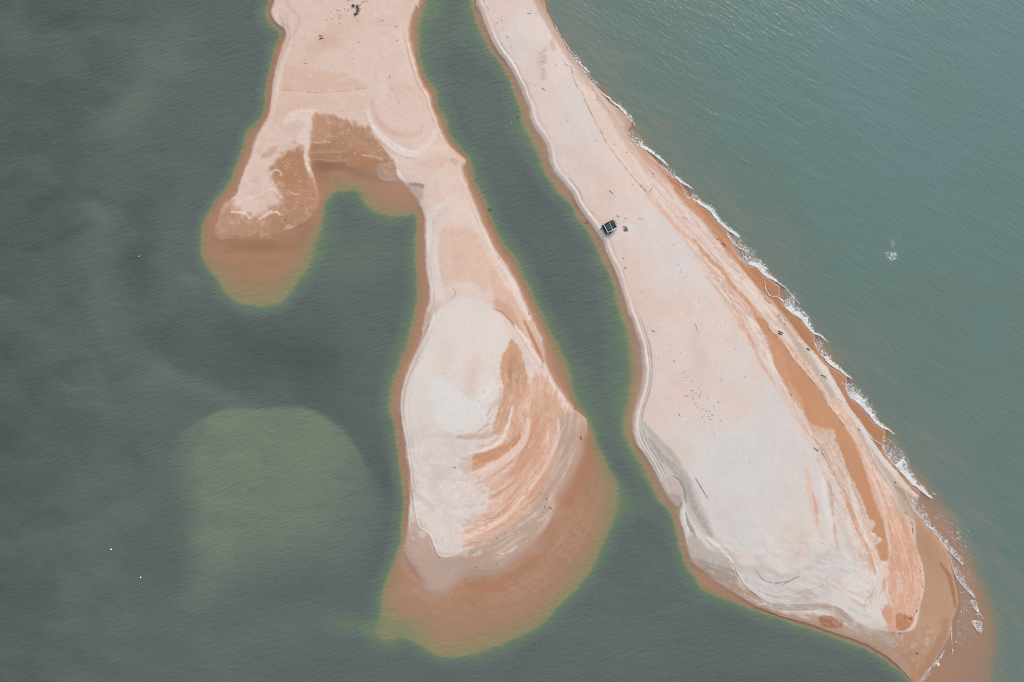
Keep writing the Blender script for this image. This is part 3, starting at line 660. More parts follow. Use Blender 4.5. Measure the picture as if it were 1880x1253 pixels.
band([(1294, 507), (1317, 532), (1330, 550), (1350, 580), (1368, 610)], (3, 6, 6, 5, 3), (214, 178, 160), 3, 0.8, 1.5, 6, 97)
band([(1345, 560), (1362, 590), (1384, 640), (1402, 676), (1420, 702)], (3, 5, 6, 5, 2), (210, 166, 143), 3, 0.8, 1.5, 6, 98, streak=0.3)
band([(1376, 590), (1396, 630), (1410, 655), (1424, 690), (1440, 715)], (3, 6, 7, 7, 3), (227, 216, 211), 3, 0.85, 1.2, 6, 99)
# the long orange slough
SL = [(1389, 585), (1404, 588), (1415, 608), (1435, 623), (1448, 648), (1467, 672), (1483, 691), (1499, 709), (1512, 730), (1521, 748), (1540, 771), (1551, 788), (1572, 814), (1583, 843), (1593, 868), (1604, 894), (1608, 905), (1615, 928), (1622, 960), (1626.6, 988), (1630, 1011),
      (1628, 1027), (1618, 1032), (1609, 1020), (1603, 1005), (1618, 992), (1600, 976), (1606, 960), (1591, 947), (1583, 920), (1570, 893), (1556, 867), (1547, 841), (1535, 809), (1529, 790), (1513, 787), (1497, 781), (1486, 778), (1478, 761), (1464, 741), (1454, 726), (1439, 700),
      (1423, 671), (1415, 644), (1404, 616), (1393, 597)]
poly([(1484, 772), (1513, 785), (1530, 788), (1538, 812), (1549, 842), (1559, 868), (1571, 893), (1585, 920), (1594, 947), (1608, 962), (1600, 976), (1617, 990), (1602, 1006), (1590, 992), (1568, 950), (1543, 900), (1518, 850), (1498, 810)], (209, 184, 169), 8, 0.95, 4, 6, 101, tex=0.4, tx=(5, 5), comb=7, cang=20)
ripples([(1490, 785), (1530, 795), (1550, 845), (1572, 895), (1560, 910), (1530, 860), (1505, 815)], 40, 6, (224, 206, 196), 0.6, 6, 8, 0.02)
poly(SL, (194, 142, 108), 3.5, 0.97, 2.2, 5, 102, tex=0.1, tx=(5, 16), relief=-0.06)
spot(1505, 770, 26, 34, -30, (198, 147, 113), 0.6)
poly([(1446, 700), (1462, 720), (1475, 745), (1470, 752), (1455, 728)], (212, 174, 152), 5, 0.6, 4, 4, 103, tex=0.5)
poly([(1404, 618), (1416, 640), (1424, 668), (1440, 698), (1450, 690), (1440, 660), (1425, 630)], (203, 156, 126), 6, 0.6, 4, 5, 104, tex=0.5)
ripples([(1495, 785), (1512, 775), (1530, 800), (1525, 830), (1505, 815)], -60, 6, (214, 182, 164), 0.7, 6, 9, 0.02)
band([(1387, 583), (1395, 600), (1405, 622), (1414, 645), (1422, 672), (1438, 702), (1453, 728), (1463, 744), (1478, 764), (1488, 786), (1497, 810), (1512, 838), (1525, 862), (1540, 890), (1556, 915)], 1.3, (170, 118, 90), 1.2, 0.7, 0.7, 5, 105)
band([(1404, 590), (1416, 611), (1436, 626), (1450, 652), (1468, 675), (1485, 694), (1500, 711), (1512, 727), (1521, 746), (1536, 765), (1549, 783), (1567, 807), (1577, 826)], 1.5, (172, 118, 90), 1.3, 0.75, 0.7, 5, 106)
band([(1420, 606), (1450, 640), (1476, 672), (1500, 702), (1516, 726), (1530, 748), (1550, 775)], (4, 7, 8, 8, 7, 7, 5), (224, 192, 175), 3, 0.8, 1.5, 5, 107, streak=0.3)
band([(1440, 625), (1463, 655), (1490, 690), (1512, 722)], 1.2, (196, 140, 112), 1.2, 0.6, 1.2, 5, 108)
# pink strip along the slough, and the tongues beside it
band([(1530, 735), (1552, 770), (1575, 810), (1592, 848), (1607, 890), (1622, 930), (1634, 965)], (8, 14, 16, 18, 22, 24, 20), (223, 188, 169), 5, 0.85, 1.5, 6, 109, streak=0.25)
band([(1588, 808), (1600, 832), (1612, 856), (1628, 880), (1642, 905), (1654, 930), (1664, 952), (1672, 982)], 1.6, (233, 205, 189), 1.4, 0.85, 0.7, 5, 110, relief=0.06)
band([(1600, 862), (1612, 890), (1622, 915), (1634, 945), (1645, 970)], 2.2, (203, 150, 122), 2, 0.7, 1.0, 5, 111)
band([(1480, 860), (1486, 904), (1494, 928), (1498, 958), (1510, 985)], (5, 13, 15, 13, 5), (221, 188, 170), 9, 0.8, 3, 6, 112, streak=0.7)
band([(1490, 905), (1496, 930), (1499, 955)], (3, 5, 4), (202, 156, 132), 4, 0.7, 2.5, 3, 113, streak=0.9)
band([(1508, 880), (1512, 920), (1522, 955), (1528, 985)], (8, 11, 10, 5), (224, 215, 211), 4, 0.8, 1.5, 6, 114)
band([(1520, 885), (1524, 905), (1526, 930), (1528, 945)], (4, 6, 5, 3), (168, 152, 142), 3, 0.6, 2.0, 3, 115, streak=0.5, su=4)
band([(1530, 962), (1532, 984), (1539, 1012)], (4, 7, 3), (207, 163, 142), 5, 0.75, 2.5, 3, 116, streak=0.7)
band([(1535, 905), (1545, 945), (1552, 975), (1560, 1000), (1572, 1030)], (8, 12, 14, 18, 16), (206, 194, 187), 7, 0.75, 2, 8, 117, streak=0.3)
band([(1556, 880), (1566, 915), (1576, 950), (1588, 985), (1598, 1030), (1606, 1064)], (5, 9, 9, 10, 9, 4), (226, 216, 211), 4, 0.85, 1.5, 6, 118)
band([(1548, 898), (1560, 936), (1572, 969), (1580, 985), (1592, 1008), (1601, 1040), (1610, 1066)], (3, 8, 9, 6, 7, 8, 4), (207, 158, 131), 2.8, 0.92, 1.3, 5, 119)
band([(1575, 940), (1590, 970), (1600, 1000), (1612, 1030), (1618, 1050)], (8, 10, 8, 9, 6), (220, 190, 174), 3, 0.8, 2.5, 4, 120, streak=0.5, su=7)
poly([(1612, 1032), (1628, 1030), (1631, 1045), (1624, 1060), (1614, 1052)], (224, 200, 187), 3, 0.9, 1.5, 4, 121)
poly([(1626, 935), (1655, 940), (1672, 985), (1682, 1010), (1689, 1040), (1692, 1075), (1684, 1110), (1674, 1135), (1650, 1160), (1628, 1152), (1628, 1110), (1622, 1080), (1626, 1050), (1634, 1020), (1629, 980)], (215, 166, 140), 9, 0.9, 3, 7, 122, tex=0.2, tx=(7, 22))
spot(1650, 985, 8, 40, -12, (223, 184, 163), 0.7)
spot(1668, 1090, 14, 40, 0, (220, 172, 146), 0.6)
spot(1642, 1020, 8, 25, -10, (203, 150, 120), 0.6)
spot(1660, 1050, 7, 20, 0, (205, 152, 124), 0.5)
band([(1628, 1065), (1627, 1085), (1634, 1105), (1639, 1112)], 3, (232, 205, 190), 2, 0.8, 1.2, 4, 123)
poly([(1590, 1045), (1612, 1060), (1622, 1085), (1630, 1110), (1622, 1140), (1600, 1130), (1570, 1110), (1540, 1085), (1545, 1060), (1570, 1050)], (222, 211, 205), 8, 0.85, 3, 7, 124, tex=0.3)
band([(1556, 1095), (1572, 1105), (1590, 1112), (1598, 1100), (1602, 1085)], (4, 5, 5, 5, 3), (215, 180, 163), 4, 0.7, 2, 5, 125)
band([(1606, 1074), (1598, 1090), (1588, 1104), (1586, 1120)], (2, 4, 4, 3), (207, 165, 145), 3, 0.6, 2, 4, 126)
poly([(1617, 1123), (1628, 1108), (1636, 1121), (1635, 1145), (1626, 1142)], (204, 153, 124), 3, 0.85, 1.5, 5, 127)
poly([(1646, 1126), (1660, 1127), (1672, 1131), (1676, 1138), (1664, 1155), (1647, 1156), (1643, 1140)], (184, 129, 95), 2.5, 0.95, 1.2, 5, 128)
# the tip
TIP = [(1640, 890), (1664, 925), (1680, 960), (1680, 1000), (1692, 1035), (1696, 1075), (1688, 1110), (1682, 1140), (1672, 1157), (1640, 1160), (1600, 1160), (1610, 1200), (1660, 1250), (1685, 1275), (1760, 1180), (1775, 1110), (1765, 1050), (1735, 1000), (1705, 965), (1690, 935), (1680, 915)]
poly(TIP, (182, 143, 116), 4, 0.95, 1.2, 8, 129)
spot(1700, 1000, 16, 60, -22, (172, 132, 106), 0.6)
spot(1660, 930, 14, 30, -30, (186, 166, 149), 0.8)
band([(1726, 1035), (1742, 1058), (1750, 1088), (1754, 1115)], (4, 9, 9, 4), (158, 112, 84), 4, 0.85, 1.0, 6, 130)
band([(1735, 1140), (1730, 1170), (1715, 1200), (1690, 1240)], (10, 18, 20, 14), (170, 128, 100), 12, 0.7, 2)
spot(1660, 1215, 26, 40, -35, (176, 128, 100), 0.7)
spot(1625, 1170, 30, 16, 20, (186, 158, 141), 0.8)
band([(1674, 1150), (1675, 1175), (1672, 1195)], 1.2, (164, 134, 112), 3, 0.5, 1.0)
# channel-side apron at the south
poly([(1178, 772), (1190, 782), (1212, 806), (1235, 828), (1255, 858), (1272, 885), (1288, 925), (1300, 950), (1314, 985), (1332, 1005), (1352, 1028), (1376, 1048), (1350, 1048), (1320, 1022), (1300, 996), (1272, 958), (1256, 925), (1245, 886), (1222, 872), (1196, 850), (1180, 820), (1174, 795)],
     (196, 188, 181), 5, 0.92, 2.5, 6, 131, tex=0.2)
band([(1192, 805), (1215, 838), (1240, 862), (1258, 890), (1272, 925), (1288, 955), (1305, 985)], (5, 12, 14, 16, 14, 12, 5), (156, 147, 141), 6, 0.6, 3.0, 2.4, 132, streak=1.0, su=5, sv=2.0)
band([(1182, 778), (1205, 806), (1232, 832), (1252, 862), (1268, 888)], (4, 9, 10, 8, 4), (182, 172, 166), 4, 0.7, 1.5, 5, 133, streak=0.4)
for k, (off, c, al) in enumerate([(2, (168, 156, 146), 0.8), (5, (226, 221, 217), 0.8), (8, (150, 138, 130), 0.75), (11, (214, 207, 202), 0.6), (14.5, (146, 134, 126), 0.7)]):
    band([(1166 + off, 790), (1173 + off, 812), (1184 + off, 830), (1196 + off, 849), (1207 + off * 0.9, 869), (1216 + off * 0.7, 886)], 1.7, c, 1.5, al, 0.6, 7, 134 + k)
poly([(1211, 890), (1230, 875), (1246, 888), (1254, 915), (1251, 936), (1240, 928), (1226, 914)], (193, 176, 167), 3, 0.9, 1.2, 5, 140)
poly([(1226, 908), (1246, 910), (1252, 930), (1242, 930), (1232, 922)], (160, 146, 138), 4, 0.7, 2, 3, 141, tex=0.6, tx=(7, 2.5))
band([(1236, 874), (1246, 882), (1253, 892), (1257, 910), (1259, 925)], 2.2, (134, 122, 114), 2, 0.8, 0.8, 5, 142)
band([(1251, 922), (1247, 936), (1248, 955), (1254, 975), (1259, 995), (1265, 1013)], 2.2, (118, 112, 100), 1.8, 0.85, 0.8, 5, 143)
band([(1257, 922), (1254, 940), (1258, 958), (1264, 978)], 2.6, (226, 222, 218), 1.6, 0.85, 0.6, 5, 144, relief=0.08)
band([(1259, 942), (1264, 962), (1274, 980), (1278, 990)], (3, 6, 7, 3), (146, 136, 130), 3, 0.8, 1.2, 4, 145, streak=0.3)
poly([(1262, 985), (1278, 984), (1300, 1006), (1330, 1022), (1345, 1040), (1356, 1062), (1350, 1082), (1325, 1076), (1300, 1060), (1278, 1040), (1266, 1020)], (184, 174, 163), 4, 0.92, 1.5, 6, 146)
poly([(1275, 1025), (1300, 1032), (1330, 1040), (1348, 1048), (1352, 1064), (1325, 1066), (1300, 1054)], (160, 144, 131), 7, 0.8, 2.5, 4, 147, tex=0.55, tx=(12, 2.5))
band([(1262, 1020), (1285, 1040), (1310, 1058), (1338, 1072), (1360, 1084)], (4, 7, 8, 8, 5), (178, 148, 128), 5, 0.8, 1.5, 5, 148, streak=0.4)
poly([(1350, 1062), (1372, 1080), (1400, 1104), (1385, 1108), (1358, 1092), (1340, 1080)], (176, 142, 120), 5, 0.8, 1.5, 5, 149)
band([(1298, 988), (1318, 1005), (1336, 1024), (1348, 1044), (1357, 1063)], (4, 8, 7, 5, 4), (224, 219, 215), 3, 0.92, 1.0, 5, 150, relief=0.1)
band([(1334, 1024), (1346, 1038), (1354, 1056), (1366, 1074), (1384, 1090), (1405, 1104), (1428, 1113)], 1.6, (112, 98, 88), 1.4, 0.8, 0.7, 5, 151)
poly([(1362, 1048), (1392, 1048), (1412, 1060), (1445, 1055), (1478, 1040), (1512, 1022), (1535, 1030), (1545, 1060), (1535, 1085), (1495, 1105), (1440, 1112), (1400, 1098), (1372, 1075)], (206, 198, 193), 8, 0.85, 3, 7, 152, tex=0.3, tx=(9, 5))
poly([(1380, 1040), (1400, 1033), (1420, 1048), (1450, 1045), (1475, 1040), (1500, 1018), (1520, 1012), (1515, 1030), (1480, 1050), (1445, 1062), (1410, 1062), (1390, 1052)], (192, 184, 179), 12, 0.55, 4, 6, 153, tex=0.5)
band([(1388, 1048), (1396, 1060), (1408, 1068), (1428, 1070), (1448, 1066)], 1.8, (136, 126, 120), 1.6, 0.8, 0.8, 5, 154)
band([(1434, 1074), (1446, 1068), (1456, 1062), (1466, 1058)], 1.6, (120, 110, 104), 1.4, 0.8, 0.8, 4, 155)
band([(1366, 1062), (1385, 1080), (1408, 1092), (1432, 1096), (1455, 1092), (1480, 1084), (1510, 1074)], 1.5, (166, 152, 144), 1.5, 0.7, 1.0, 6, 156, streak=0.4)
band([(1375, 1072), (1398, 1090), (1425, 1101), (1450, 1102)], 3.0, (227, 219, 214), 2, 0.7, 1.0, 6, 157)
spot(1478, 1095, 22, 12, -10, (186, 172, 162), 0.8)
spot(1530, 1075, 24, 10, 10, (204, 184, 172), 0.7)
band([(1400, 1112), (1440, 1116), (1480, 1114), (1512, 1112), (1540, 1124), (1568, 1145), (1600, 1163), (1640, 1182)], (6, 10, 12, 12, 12, 16, 20, 14), (184, 167, 154), 5, 0.9, 1.5, 6, 158, streak=0.35)
for k, off in enumerate((0, 4, 9)):
    band([(1420, 1108 + off), (1460, 1111 + off), (1500, 1110 + off), (1530, 1120 + off), (1556, 1136 + off), (1585, 1156 + off), (1625, 1172 + off)], 1.4, (138, 126, 116), 1.3, 0.55, 1.0, 6, 160 + k, streak=0.5, su=16)
band([(1395, 1114), (1432, 1128), (1465, 1137), (1500, 1149), (1540, 1163), (1575, 1176), (1605, 1192), (1640, 1214), (1668, 1246)], (6, 9, 10, 10, 12, 13, 13, 14, 14), (178, 134, 108), 5, 0.85, 1.2, 6, 164, streak=0.2)
poly([(1450, 1124), (1500, 1130), (1560, 1150), (1620, 1178), (1662, 1212), (1672, 1245), (1640, 1216), (1600, 1193), (1540, 1167), (1470, 1142)], (182, 150, 129), 8, 0.9, 2.5, seed=168)
poly([(1504, 1132), (1517, 1130), (1540, 1133), (1547, 1142), (1541, 1153), (1508, 1149)], (166, 109, 82), 5, 0.9, 1.5, 5, 165)
band([(1510, 1112), (1535, 1116), (1556, 1132), (1580, 1150)], (3, 5, 6, 3), (172, 140, 118), 3, 0.7, 1.0, 5, 166)

# ---- lines left by falling water: along the shores, round the bulb, down the sea side
tw = din + 1.5 * fbm(U / 28, V / 28, 401, 2)
sp = fbm((U + V) / 75, tw / 1.9, 402, 2)
near = (sd0 < 0) * sstep(26, 9, din) * (1 - SEA) * (1 - sstep(380, 395, U) * sstep(700, 690, U) * sstep(270, 300, V) * sstep(452, 445, V)) * sstep(1060, 1000, V)
put(ALL, (229, 214, 207), near * sstep(0.12, 0.55, sp) * 0.5)
put(ALL, (190, 165, 151), near * sstep(0.15, 0.6, -sp) * 0.42)
rr = np.hypot((U - 835) / 0.95, (V - 690) / 1.2) + 5 * fbm(U / 45, V / 45, 403, 2)
an = np.arctan2(V - 690, U - 835)
sb = fbm(an * 5.5, rr / 4.2, 404, 3)
fan = (sd0 < 0) * left_side * sstep(640, 720, V + 0.35 * (U - 900)) * sstep(60, 88, rr) * sstep(1075, 1040, V)
fan = fan * np.clip(0.25 + sstep(820, 930, U + 0.1 * (V - 800)), 0, 1)
put(ALL, (232, 207, 194), fan * sstep(0.08, 0.5, sb) * 0.38)
put(ALL, (190, 142, 113), fan * sstep(0.12, 0.6, -sb) * 0.30)
for k, (pts, w, c, a_) in enumerate([
    ([(859, 834), (891, 826), (918, 811), (929, 790), (937, 765), (940, 748)], (3, 5, 6, 6, 5, 4), (231, 213, 204), 0.9),
    ([(868, 874), (899, 859), (931, 839), (955, 819), (968, 791), (969, 770)], (13, 16, 16, 14, 11, 5), (226, 199, 185), 0.7),
    ([(1024, 770), (1024, 807), (1008, 839), (992, 868), (969, 896), (946, 926), (922, 952), (883, 974), (851, 988)], (4, 6, 7, 8, 9, 9, 9, 10, 9), (229, 200, 184), 0.75),
    ([(985, 770), (983, 815), (961, 852), (932, 892), (905, 912)], (8, 14, 13, 10, 5), (204, 156, 127), 0.6),
    ([(878, 848), (915, 834), (942, 814), (953, 800)], (8, 13, 12, 5), (198, 146, 111), 0.85),
    ([(846, 842), (880, 838), (912, 826), (934, 808)], 1.5, (186, 140, 112), 0.6),
    ([(872, 890), (905, 872), (940, 848), (966, 820), (978, 790)], 1.6, (198, 150, 124), 0.7),
    ([(1006, 780), (1002, 826), (980, 866), (952, 904), (918, 936), (880, 958)], 2.4, (232, 208, 194), 0.6),
    ([(1014, 790), (1010, 828), (990, 866), (962, 904), (930, 940), (890, 964)], 2.0, (196, 146, 120), 0.6),
    ([(948, 760), (946, 790), (932, 815)], 2.4, (196, 150, 122), 0.6),
    ([(925, 745), (922, 775), (908, 795), (880, 806)], 2.4, (192, 152, 130), 0.6),
    ([(912, 752), (906, 778), (890, 792)], 3.0, (228, 208, 198), 0.7)]):
    band(pts, w, c, 3, a_, 1.4, 5, 500 + k, streak=0.35)
fine = vnoise(an * 150, rr / 9.0, 405)
put(ALL, (198, 160, 138), fan * sstep(0.3, 0.9, fine) * sstep(0.0, 0.5, fbm(U / 30, V / 30, 406, 2)) * 0.4)
b = F.window((980, 0), (1720, 1180))
st3 = fbm(sx / 34 + 0.4 * fbm(u_ / 9, v_ / 9, 407, 2), tt / 2.6, 408, 3)
st4 = fbm(u_ / 5.0, v_ / 6.5, 409, 3)
slo = F.signed(smooth(SL, True, 3), 30, b)
strip2 = sstep(4, -10, inl) * sstep(240, 460, v_) * sstep(0, 5, wetin) * sstep(-1, 5, slo + 3 * fbm(u_ / 5, v_ / 5, 413, 2)) * sstep(1128, 1095, v_)
put(b, (230, 216, 209), strip2 * sstep(0.14, 0.5, st3) * 0.45)
put(b, (198, 146, 118), strip2 * sstep(0.16, 0.55, -st3) * 0.38)
put(b, (231, 214, 205), strip2 * sstep(0.25, 0.6, st4) * 0.4)
put(b, (186, 150, 130), strip2 * sstep(0.35, 0.7, -st4) * 0.3)
rg = fbm(sx / 42 + 0.5 * fbm(u_ / 14, v_ / 14, 414, 2), tt / 7.0 + 0.8 * fbm(u_ / 20, v_ / 20, 415, 2), 416, 3)
put(b, (172, 134, 114), strip2 * np.clip(1 - np.abs(rg) / 0.045, 0, 1) * 0.45)
put(b, (236, 222, 214), strip2 * np.clip(1 - np.abs(rg - 0.22) / 0.05, 0, 1) * 0.5)
rl = fbm(an * 4.2 + 0.5 * fbm(U / 16, V / 16, 417, 2), rr / 9.0 + 0.8 * fbm(U / 24, V / 24, 418, 2), 419, 3)
put(ALL, (182, 136, 110), fan * np.clip(1 - np.abs(rl) / 0.05, 0, 1) * 0.42)
put(ALL, (236, 216, 205), fan * np.clip(1 - np.abs(rl - 0.2) / 0.055, 0, 1) * 0.5)
wl = (sd0 < -8) * left_side * sstep(770, 810, V) * sstep(900, 840, U) * sstep(1010, 980, V)
mw_ = fbm((U + 0.5 * V) / 17 + 0.8 * fbm(U / 30, V / 30, 420, 2), (V - 0.4 * U) / 11 + 0.8 * fbm(U / 26, V / 26, 424, 2), 421, 4)
put(ALL, (199, 187, 180), wl * sstep(0.05, 0.5, mw_) * 0.36)
put(ALL, (230, 221, 216), wl * sstep(0.08, 0.5, -mw_) * 0.4)
low_r = (rsd0 < -6) * (V > 960) * (U < 1600)
ml = fbm((U * 0.9 + V * 0.42) / 30, (-U * 0.42 + V * 0.9) / 7 + 0.6 * fbm(U / 25, V / 25, 422, 2), 423, 4)
put(ALL, (188, 178, 171), low_r * sstep(960, 1010, V) * sstep(0.08, 0.5, ml) * 0.42)
put(ALL, (229, 220, 215), low_r * sstep(960, 1010, V) * sstep(0.08, 0.5, -ml) * 0.42)
inland = (rsd0 < -20) & (SEA < 0.9)
mot = fbm(U / 9, V / 13, 410, 3)
put(ALL, (206, 196, 191), inland * sstep(0.2, 0.7, mot) * 0.22)
put(ALL, (226, 216, 211), inland * sstep(0.2, 0.7, -mot) * 0.25)
hd = (lsd0 < -6) * sstep(560, 480, V)
mh = fbm(U / 10 + 0.5 * fbm(U / 30, V / 30, 411, 2), V / 6.0, 412, 3)
put(ALL, (204, 170, 152), hd * sstep(0.15, 0.7, mh) * 0.24)
put(ALL, (230, 210, 200), hd * sstep(0.15, 0.7, -mh) * 0.30)

# ---- damp rim along every shore
rim = (sd0 < 0) * sstep(4.5, 0.5, din + 1.2 * fbm(U / 9, V / 9, 46, 2)) * (1 - sstep(380, 395, U) * sstep(748, 735, U) * sstep(296, 306, V) * sstep(452, 445, V))
put(ALL, (190, 163, 147), rim * 0.75)
bulb = np.maximum(sstep(960, 1010, V) * (U < 1100), sstep(1000, 1030, U) * sstep(740, 790, V)) * left_side
arm = (sd0 < 0) * blob(U, V, 490, 410, 95, 45) * sstep(420, 432, V)
put(ALL, (172, 124, 95), arm * sstep(10, 1, din) * 0.8)

# ---- drowned and wet sand, fine speckle
under = sstep(-2.5, 2.0, sd0 + 0.8 * fbm(U / 5, V / 5, 44, 2))
under = under * (1 - bulb) + bulb * sstep(-12, 26, sd0 + 9 * fbm(U / 26, V / 26, 55, 3))
put(ALL, (184, 156, 139), bulb * sstep(-14, -2, sd0) * (1 - under))
put(ALL, (170, 130, 105), under * 0.92)
put(ALL, (168, 147, 126), under * (U < spine(V)) * (~left_side) * sstep(1085, 1000, V) * 0.85)
lob = blob(U, V, 480, 490, 100, 75) * (sd0 > 0)
put(ALL, (168, 120, 92), lob * 0.8)
hb = fbm(U / 38 + 0.3 * fbm(U / 15, V / 15, 12, 2), V / 6.5, 49, 3)
put(ALL, (140, 98, 72), lob * sstep(0.05, 0.6, hb) * 0.55)
put(ALL, (180, 138, 112), lob * sstep(0.1, 0.6, -hb) * 0.35)
put(ALL, (142, 100, 74), (sd0 > 0) * (blob(U, V, 480, 454, 70, 9) * 0.8 + blob(U, V, 560, 430, 16, 30, 40) * 0.6 + blob(U, V, 610, 306, 40, 9) * 0.8 + blob(U, V, 590, 322, 18, 30) * 0.6 + blob(U, V, 665, 322, 30, 8, 15) * 0.5))
trough = np.zeros(F.shape, np.float32)
for pts, w in (([(1084, 810), (1080, 845), (1066, 880), (1052, 906), (1038, 930), (1018, 972), (998, 1006), (970, 1034), (940, 1056), (900, 1078), (866, 1078), (838, 1092)], 30), ([(745, 1022), (752, 1038), (763, 1056), (772, 1080), (784, 1092)], 13)):
    D = F.dist(smooth(pts), False, 40)
    trough = np.maximum(trough, np.exp(-(D / (w * 0.6)) ** 2))
put(ALL, (173, 121, 91), trough * sstep(-6, 14, sd0) * (0.35 + 0.55 * sstep(-0.5, 0.3, fbm(U / 60, V / 60, 59, 2))))
pale = (sd0 > 4) * left_side * sstep(900, 960, V + 0.5 * (U - 1000)) * (1 - trough)
put(ALL, (175, 139, 115), pale * 0.75)
put(ALL, (153, 124, 104), (sd0 > 0) * SEA * 0.9)
sub = (sd0 > 0) & (sd1 < 6)
rb = np.hypot(U - 870, (V - 860) * 0.9)
ab = np.arctan2(V - 860, U - 870)
ru = fbm(rb / 3.0, ab * 5.0, 48, 2) * 0.6 + 0.7 * fbm((U * 0.77 + V * 0.64) / 20, (U * 0.64 - V * 0.77) / 2.6, 58, 2)
put(ALL, (192, 156, 134), sub * (pale > 0.2) * sstep(0.1, 0.6, ru) * 0.5)
put(ALL, (146, 110, 88), sub * (pale > 0.2) * sstep(0.1, 0.6, -ru) * 0.4)

grain = 1 + 0.014 * vnoise(U / 1.7, V / 1.7, 31) + 0.009 * fbm(U / 5, V / 5, 33, 2) + 0.012 * fbm(U / 26, V / 26, 35, 3)
spk = vnoise(U / 2.2, V / 2.2, 37)
spk2 = fbm(U / 60, V / 60, 38, 2)
COLW = COL * grain[..., None]
COLW *= (1 - 0.16 * sstep(0.82, 0.96, spk) * sstep(-0.1, 0.4, spk2) * (sd0 < -3))[..., None]
Z += 0.008 * vnoise(U / 3.2, V / 3.2, 39) * (sd0 < 0) + 0.010 * fbm(U / 12, V / 12, 40, 2) * (sd0 < -4)
# keep every dry spot above the tide and every drowned spot under it
Z = np.where(sd0 < -1.0, np.maximum(Z, 0.03), Z)

BASE = alb(np.clip(COLW, 1, 254)).astype(np.float32)

# ------------------------------------------------------------------ materials
def new_mat(name):
    m = bpy.data.materials.new(name)
    m.use_nodes = True
    nt = m.node_tree
    for n in list(nt.nodes):
        nt.nodes.remove(n)
    return m, nt, nt.nodes.new, nt.links.new


def simple(name, rgb, rough=0.85, var=0.25, scale=3.0):
    m, nt, N, LK = new_mat(name)
    out = N('ShaderNodeOutputMaterial')
    bs = N('ShaderNodeBsdfPrincipled')
    tc = N('ShaderNodeTexCoord')
    no = N('ShaderNodeTexNoise')
    no.inputs['Scale'].default_value = scale
    no.inputs['Detail'].default_value = 4
    mx = N('ShaderNodeMix')
    mx.data_type = 'RGBA'
    c = lin(rgb)
    mx.inputs[6].default_value = (*(c * (1 - var)), 1)
    mx.inputs[7].default_value = (*np.clip(c * (1 + var), 0, 1), 1)
    LK(tc.outputs['Object'], no.inputs['Vector'])
    LK(no.outputs['Fac'], mx.inputs[0])
    LK(mx.outputs[2], bs.inputs['Base Color'])
    bs.inputs['Roughness'].default_value = rough
    LK(bs.outputs[0], out.inputs['Surface'])
    return m


def sand_material():
    m, nt, N, LK = new_mat('sand')
    out = N('ShaderNodeOutputMaterial')
    bs = N('ShaderNodeBsdfPrincipled')
    at = N('ShaderNodeAttribute')
    at.attribute_name = 'sand_colour'
    geo = N('ShaderNodeNewGeometry')
    n1 = N('ShaderNodeTexNoise')
    n1.inputs['Scale'].default_value = 1.6
    n1.inputs['Detail'].default_value = 5
    n1.inputs['Roughness'].default_value = 0.65
    LK(geo.outputs['Position'], n1.inputs['Vector'])
    mp = N('ShaderNodeMapRange')
    mp.inputs['From Min'].default_value = 0.25
    mp.inputs['From Max'].default_value = 0.75
    mp.inputs['To Min'].default_value = 0.965
    mp.inputs['To Max'].default_value = 1.035
    LK(n1.outputs['Fac'], mp.inputs['Value'])
    mul = N('ShaderNodeVectorMath')
    mul.operation = 'SCALE'
    LK(at.outputs['Color'], mul.inputs[0])
    LK(mp.outputs[0], mul.inputs['Scale'])
    LK(mul.outputs[0], bs.inputs['Base Color'])
    bs.inputs['Roughness'].default_value = 0.92
    bs.inputs['Specular IOR Level'].default_value = 0.15
    n2 = N('ShaderNodeTexNoise')
    n2.inputs['Scale'].default_value = 2.2
    n2.inputs['Detail'].default_value = 4
    LK(geo.outputs['Position'], n2.inputs['Vector'])
    bp = N('ShaderNodeBump')
    bp.inputs['Strength'].default_value = 0.18
    bp.inputs['Distance'].default_value = 0.06
    LK(n2.outputs['Fac'], bp.inputs['Height'])
    LK(bp.outputs[0], bs.inputs['Normal'])
    LK(bs.outputs[0], out.inputs['Surface'])
    return m


WATER_GLOSS = np.array([0.011, 0.013, 0.018])     # what the sky adds on level water seen from above


def walb(c):
    return np.clip((lin(c) - WATER_GLOSS) / KLIT, 0.002, 0.9)


def ramp(nt, stops):
    r = nt.nodes.new('ShaderNodeValToRGB')
    e = r.color_ramp.elements
    while len(e) < len(stops):
        e.new(0.5)
    for el, (p, c, a) in zip(e, stops):
        el.position = p / 5.0
        el.color = (*np.minimum(walb(c) * (2 - a), 0.95), a)
    return r


